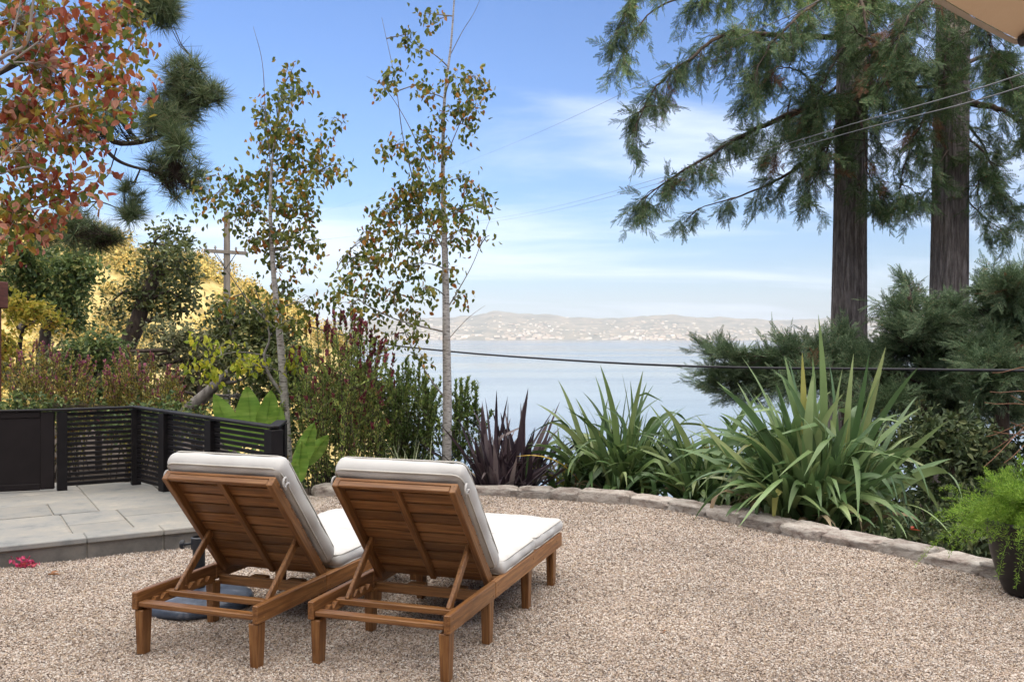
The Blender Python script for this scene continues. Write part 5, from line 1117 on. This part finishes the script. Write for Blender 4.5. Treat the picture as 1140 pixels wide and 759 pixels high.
leafy('shade_shrub', 'dark leafy undershrub in the shade below the young redwoods', 'shrub', 11.2, [(1060, 560), (1060, 540), (1060, 520)], .06, [], [(1050, 490, 34, 20, 60), (1090, 500, 30, 22, 60), (1020, 490, 30, 22, 50), (1120, 500, 26, 24, 50), (1080, 530, 40, 18, 70), (985, 500, 26, 26, 40), (1130, 540, 24, 20, 40), (1060, 560, 40, 20, 60, -.6), (1100, 575, 36, 22, 60, -1.2), (1040, 590, 36, 22, 50, -1.4), (1085, 605, 36, 20, 50, -2.0), (1120, 600, 30, 26, 50, -1.6), (1000, 560, 30, 24, 40, -1.0), (972, 588, 30, 18, 40, -1.6), (1008, 606, 30, 18, 40, -2.2), (1045, 615, 30, 16, 40, -2.6)], leaf_mat('shade_leaf', [(0, (.018, .03, .012)), (.6, (.045, .065, .025)), (1, (.08, .09, .035))], .15, .6, 1), 604, (.06, .10), 14, .12, br=.015, tw=.004)
def dry_stems():
    rng = np.random.default_rng(88); mb = MB(); Y = 7.6; b = P(1215, 540, Y); b[2] = gz(b[0], b[1])
    for (x, y, x2, y2) in ((1105, 415, 1150, 425), (1102, 436, 1150, 452), (1096, 448, 1150, 466), (1098, 486, 1150, 478), (1100, 503, 1150, 480), (1095, 520, 1150, 470), (1118, 515, 1150, 492), (1106, 480, 1160, 500), (1125, 470, 1170, 500), (1125, 440, 1170, 480)):
        a = P(x, y, Y + rng.normal() * .25); m = P(x2 + 15, y2, Y); tube(mb, smooth_path([a, m, b + [rng.normal() * .05, 0, .4], b], 18), [.0028, .008], 5)
    tag(mb.build('dry_stalks', noise_mat('dry_orange_stalk', [(.3, (.12, .055, .03)), (.7, (.24, .12, .065))], 8, (1, 1, 1), .7, .2, .002), None, b, smooth=True), 'bare orange brown stalks arching in from the right above the fern', 'plant')
dry_stems()

# ------------------------------------------------------------------ utility pole, cables, fallen bits
def utility_pole():
    Y = 42.0; x = (252 - 570) * Y / F; zb = min(gz(x, Y), -1) - .5; t = thing('utility_pole', 'weathered wooden utility pole with one crossarm behind the garden trees', 'utility pole', (x, Y, zb))
    top = P(252, 236, Y)[2] - zb; mb = MB(); tube(mb, [[0, 0, 0], [.02, 0, top * .5], [.03, 0, top]], [.19, .16, .13], 14); mb.build('pole', MAT['pole_wood'], t, smooth=True)
    za = P(0, 281, Y)[2] - zb; mb = MB(); box(mb, (0.03, -.20, za), (1.9, .11, .16), rotz(.1) @ roty(.06), .01); mb.build('crossarm', MAT['pole_wood'], t)
    for s in (-1, 1):
        mb = MB(); sticks(mb, [[.03, -.18, za - .75]], [[s * .5, -.22, za - .03 * s - .05]], .018, .018, 6); mb.build('brace', MAT['metal'], t)
    for q in (-.85, -.45, .45, .85):
        mb = MB(); lathe(mb, [(0, 0), (.035, 0), (.035, .05), (.06, .07), (.06, .10), (.035, .12), (.05, .14), (.03, .18), (0, .18)], (q + .03, -.20 + .1 * q, za + .075 - .06 * q), 12); mb.build('insulator', MAT['wire_grey'], t, smooth=True)
    return np.array([x, Y, zb]), za
PO, PZ = utility_pole()
def cable(name, label, pts, r, mat, group=None):
    p = smooth_path(pts, 60); mb = MB(); tube(mb, p, r, 6); tag(mb.build(name, mat, None, p[0], smooth=True), label, 'cable', group)
cable('low_cable', 'thick dark cable slung across the water view behind the flax', [P(300, 352, 22), P(408, 379, 19.5), P(500, 391, 17.5), P(650, 402, 15), P(800, 408.5, 13), P(1000, 411, 11), P(1140, 412.5, 9.6), P(1400, 413, 8)], .017, MAT['wire'])
W = 'power lines running from the pole to the upper right'
cable('power_line', 'upper of the paired thin power lines crossing both redwood trunks', [PO + [.9, -.2, PZ + .2], P(540, 245, 30), P(780, 186, 18), P(960, 135, 13.5), P(1140, 82, 11), P(1500, -60, 8)], [.0015, .002, .006, .009, .009], MAT['wire_grey'], W)
cable('power_line', 'lower of the paired thin power lines crossing both redwood trunks', [PO + [.5, -.2, PZ + .2], P(540, 248, 30), P(780, 192, 18), P(960, 144, 13.5), P(1140, 96, 11), P(1500, -40, 8)], [.0015, .002, .006, .009, .009], MAT['wire_grey'], W)
cable('power_line', 'steep thin wire among the upper redwood boughs, nearer the trunk', [PO + [-.4, -.2, PZ + .2], P(520, 180, 30), P(794, 56, 17), P(916, -1, 14), P(1200, -150, 10)], [.0012, .0012, .006, .009, .009], MAT['wire_grey'], W)
def fallen():
    rng = np.random.default_rng(91)
    mm = leaf_mat('fallen_petal', [(0, (.35, .02, .08)), (.6, (.50, .06, .14)), (1, (.30, .06, .05))], .3, .5, 4); rd = leaf_mat('fallen_red_leaf', [(0, (.30, .05, .03)), (1, (.36, .10, .05))], .2, .5, 4); bn = leaf_mat('fallen_brown_leaf', [(0, (.22, .10, .05)), (1, (.28, .15, .07))], .2, .6, 4)
    c = P(30, 631, 0.0) if False else np.array([(30 - 570) * 6.45 / F, 6.42, .01])
    mb = MB(); n = 46; scatter(mb, LEAF, c + rng.normal(size=(n, 3)) * [.05, .02, 0] + np.abs(rng.normal(size=(n, 3))) * [0, 0, .03], rng.normal(size=(n, 3)), rng.normal(size=(n, 3)), .03, .035)
    tag(mb.build('fallen_blossom', mm, None, c), 'magenta fallen blossom on the gravel against the patio riser', 'blossom')
    for px, py, mt, lb, s in ((52, 642, bn, 'curled brown leaf on the gravel in front of the patio riser', .09), (1012, 591, rd, 'red leaf fallen on the gravel near the stone edging', .09), (735, 707, bn, 'small brown leaf on the open gravel right of the loungers', .035)):
        y = CAM * F / (py - HZ); c = np.array([(px - 570) * y / F, y, .014]); mb = MB(); scatter(mb, LEAF, [c], [[1, rng.normal() * .4, .08]], [[.1, .2, 1]], s * .7, s); scatter(mb, LEAF, [c + [.02, .01, .006]], [[.6, .5, .2]], [[.3, -.2, 1]], s * .4, s * .6)
        tag(mb.build('fallen_leaf', mt, None, c), lb, 'leaf', 'leaves fallen on the gravel')
fallen()
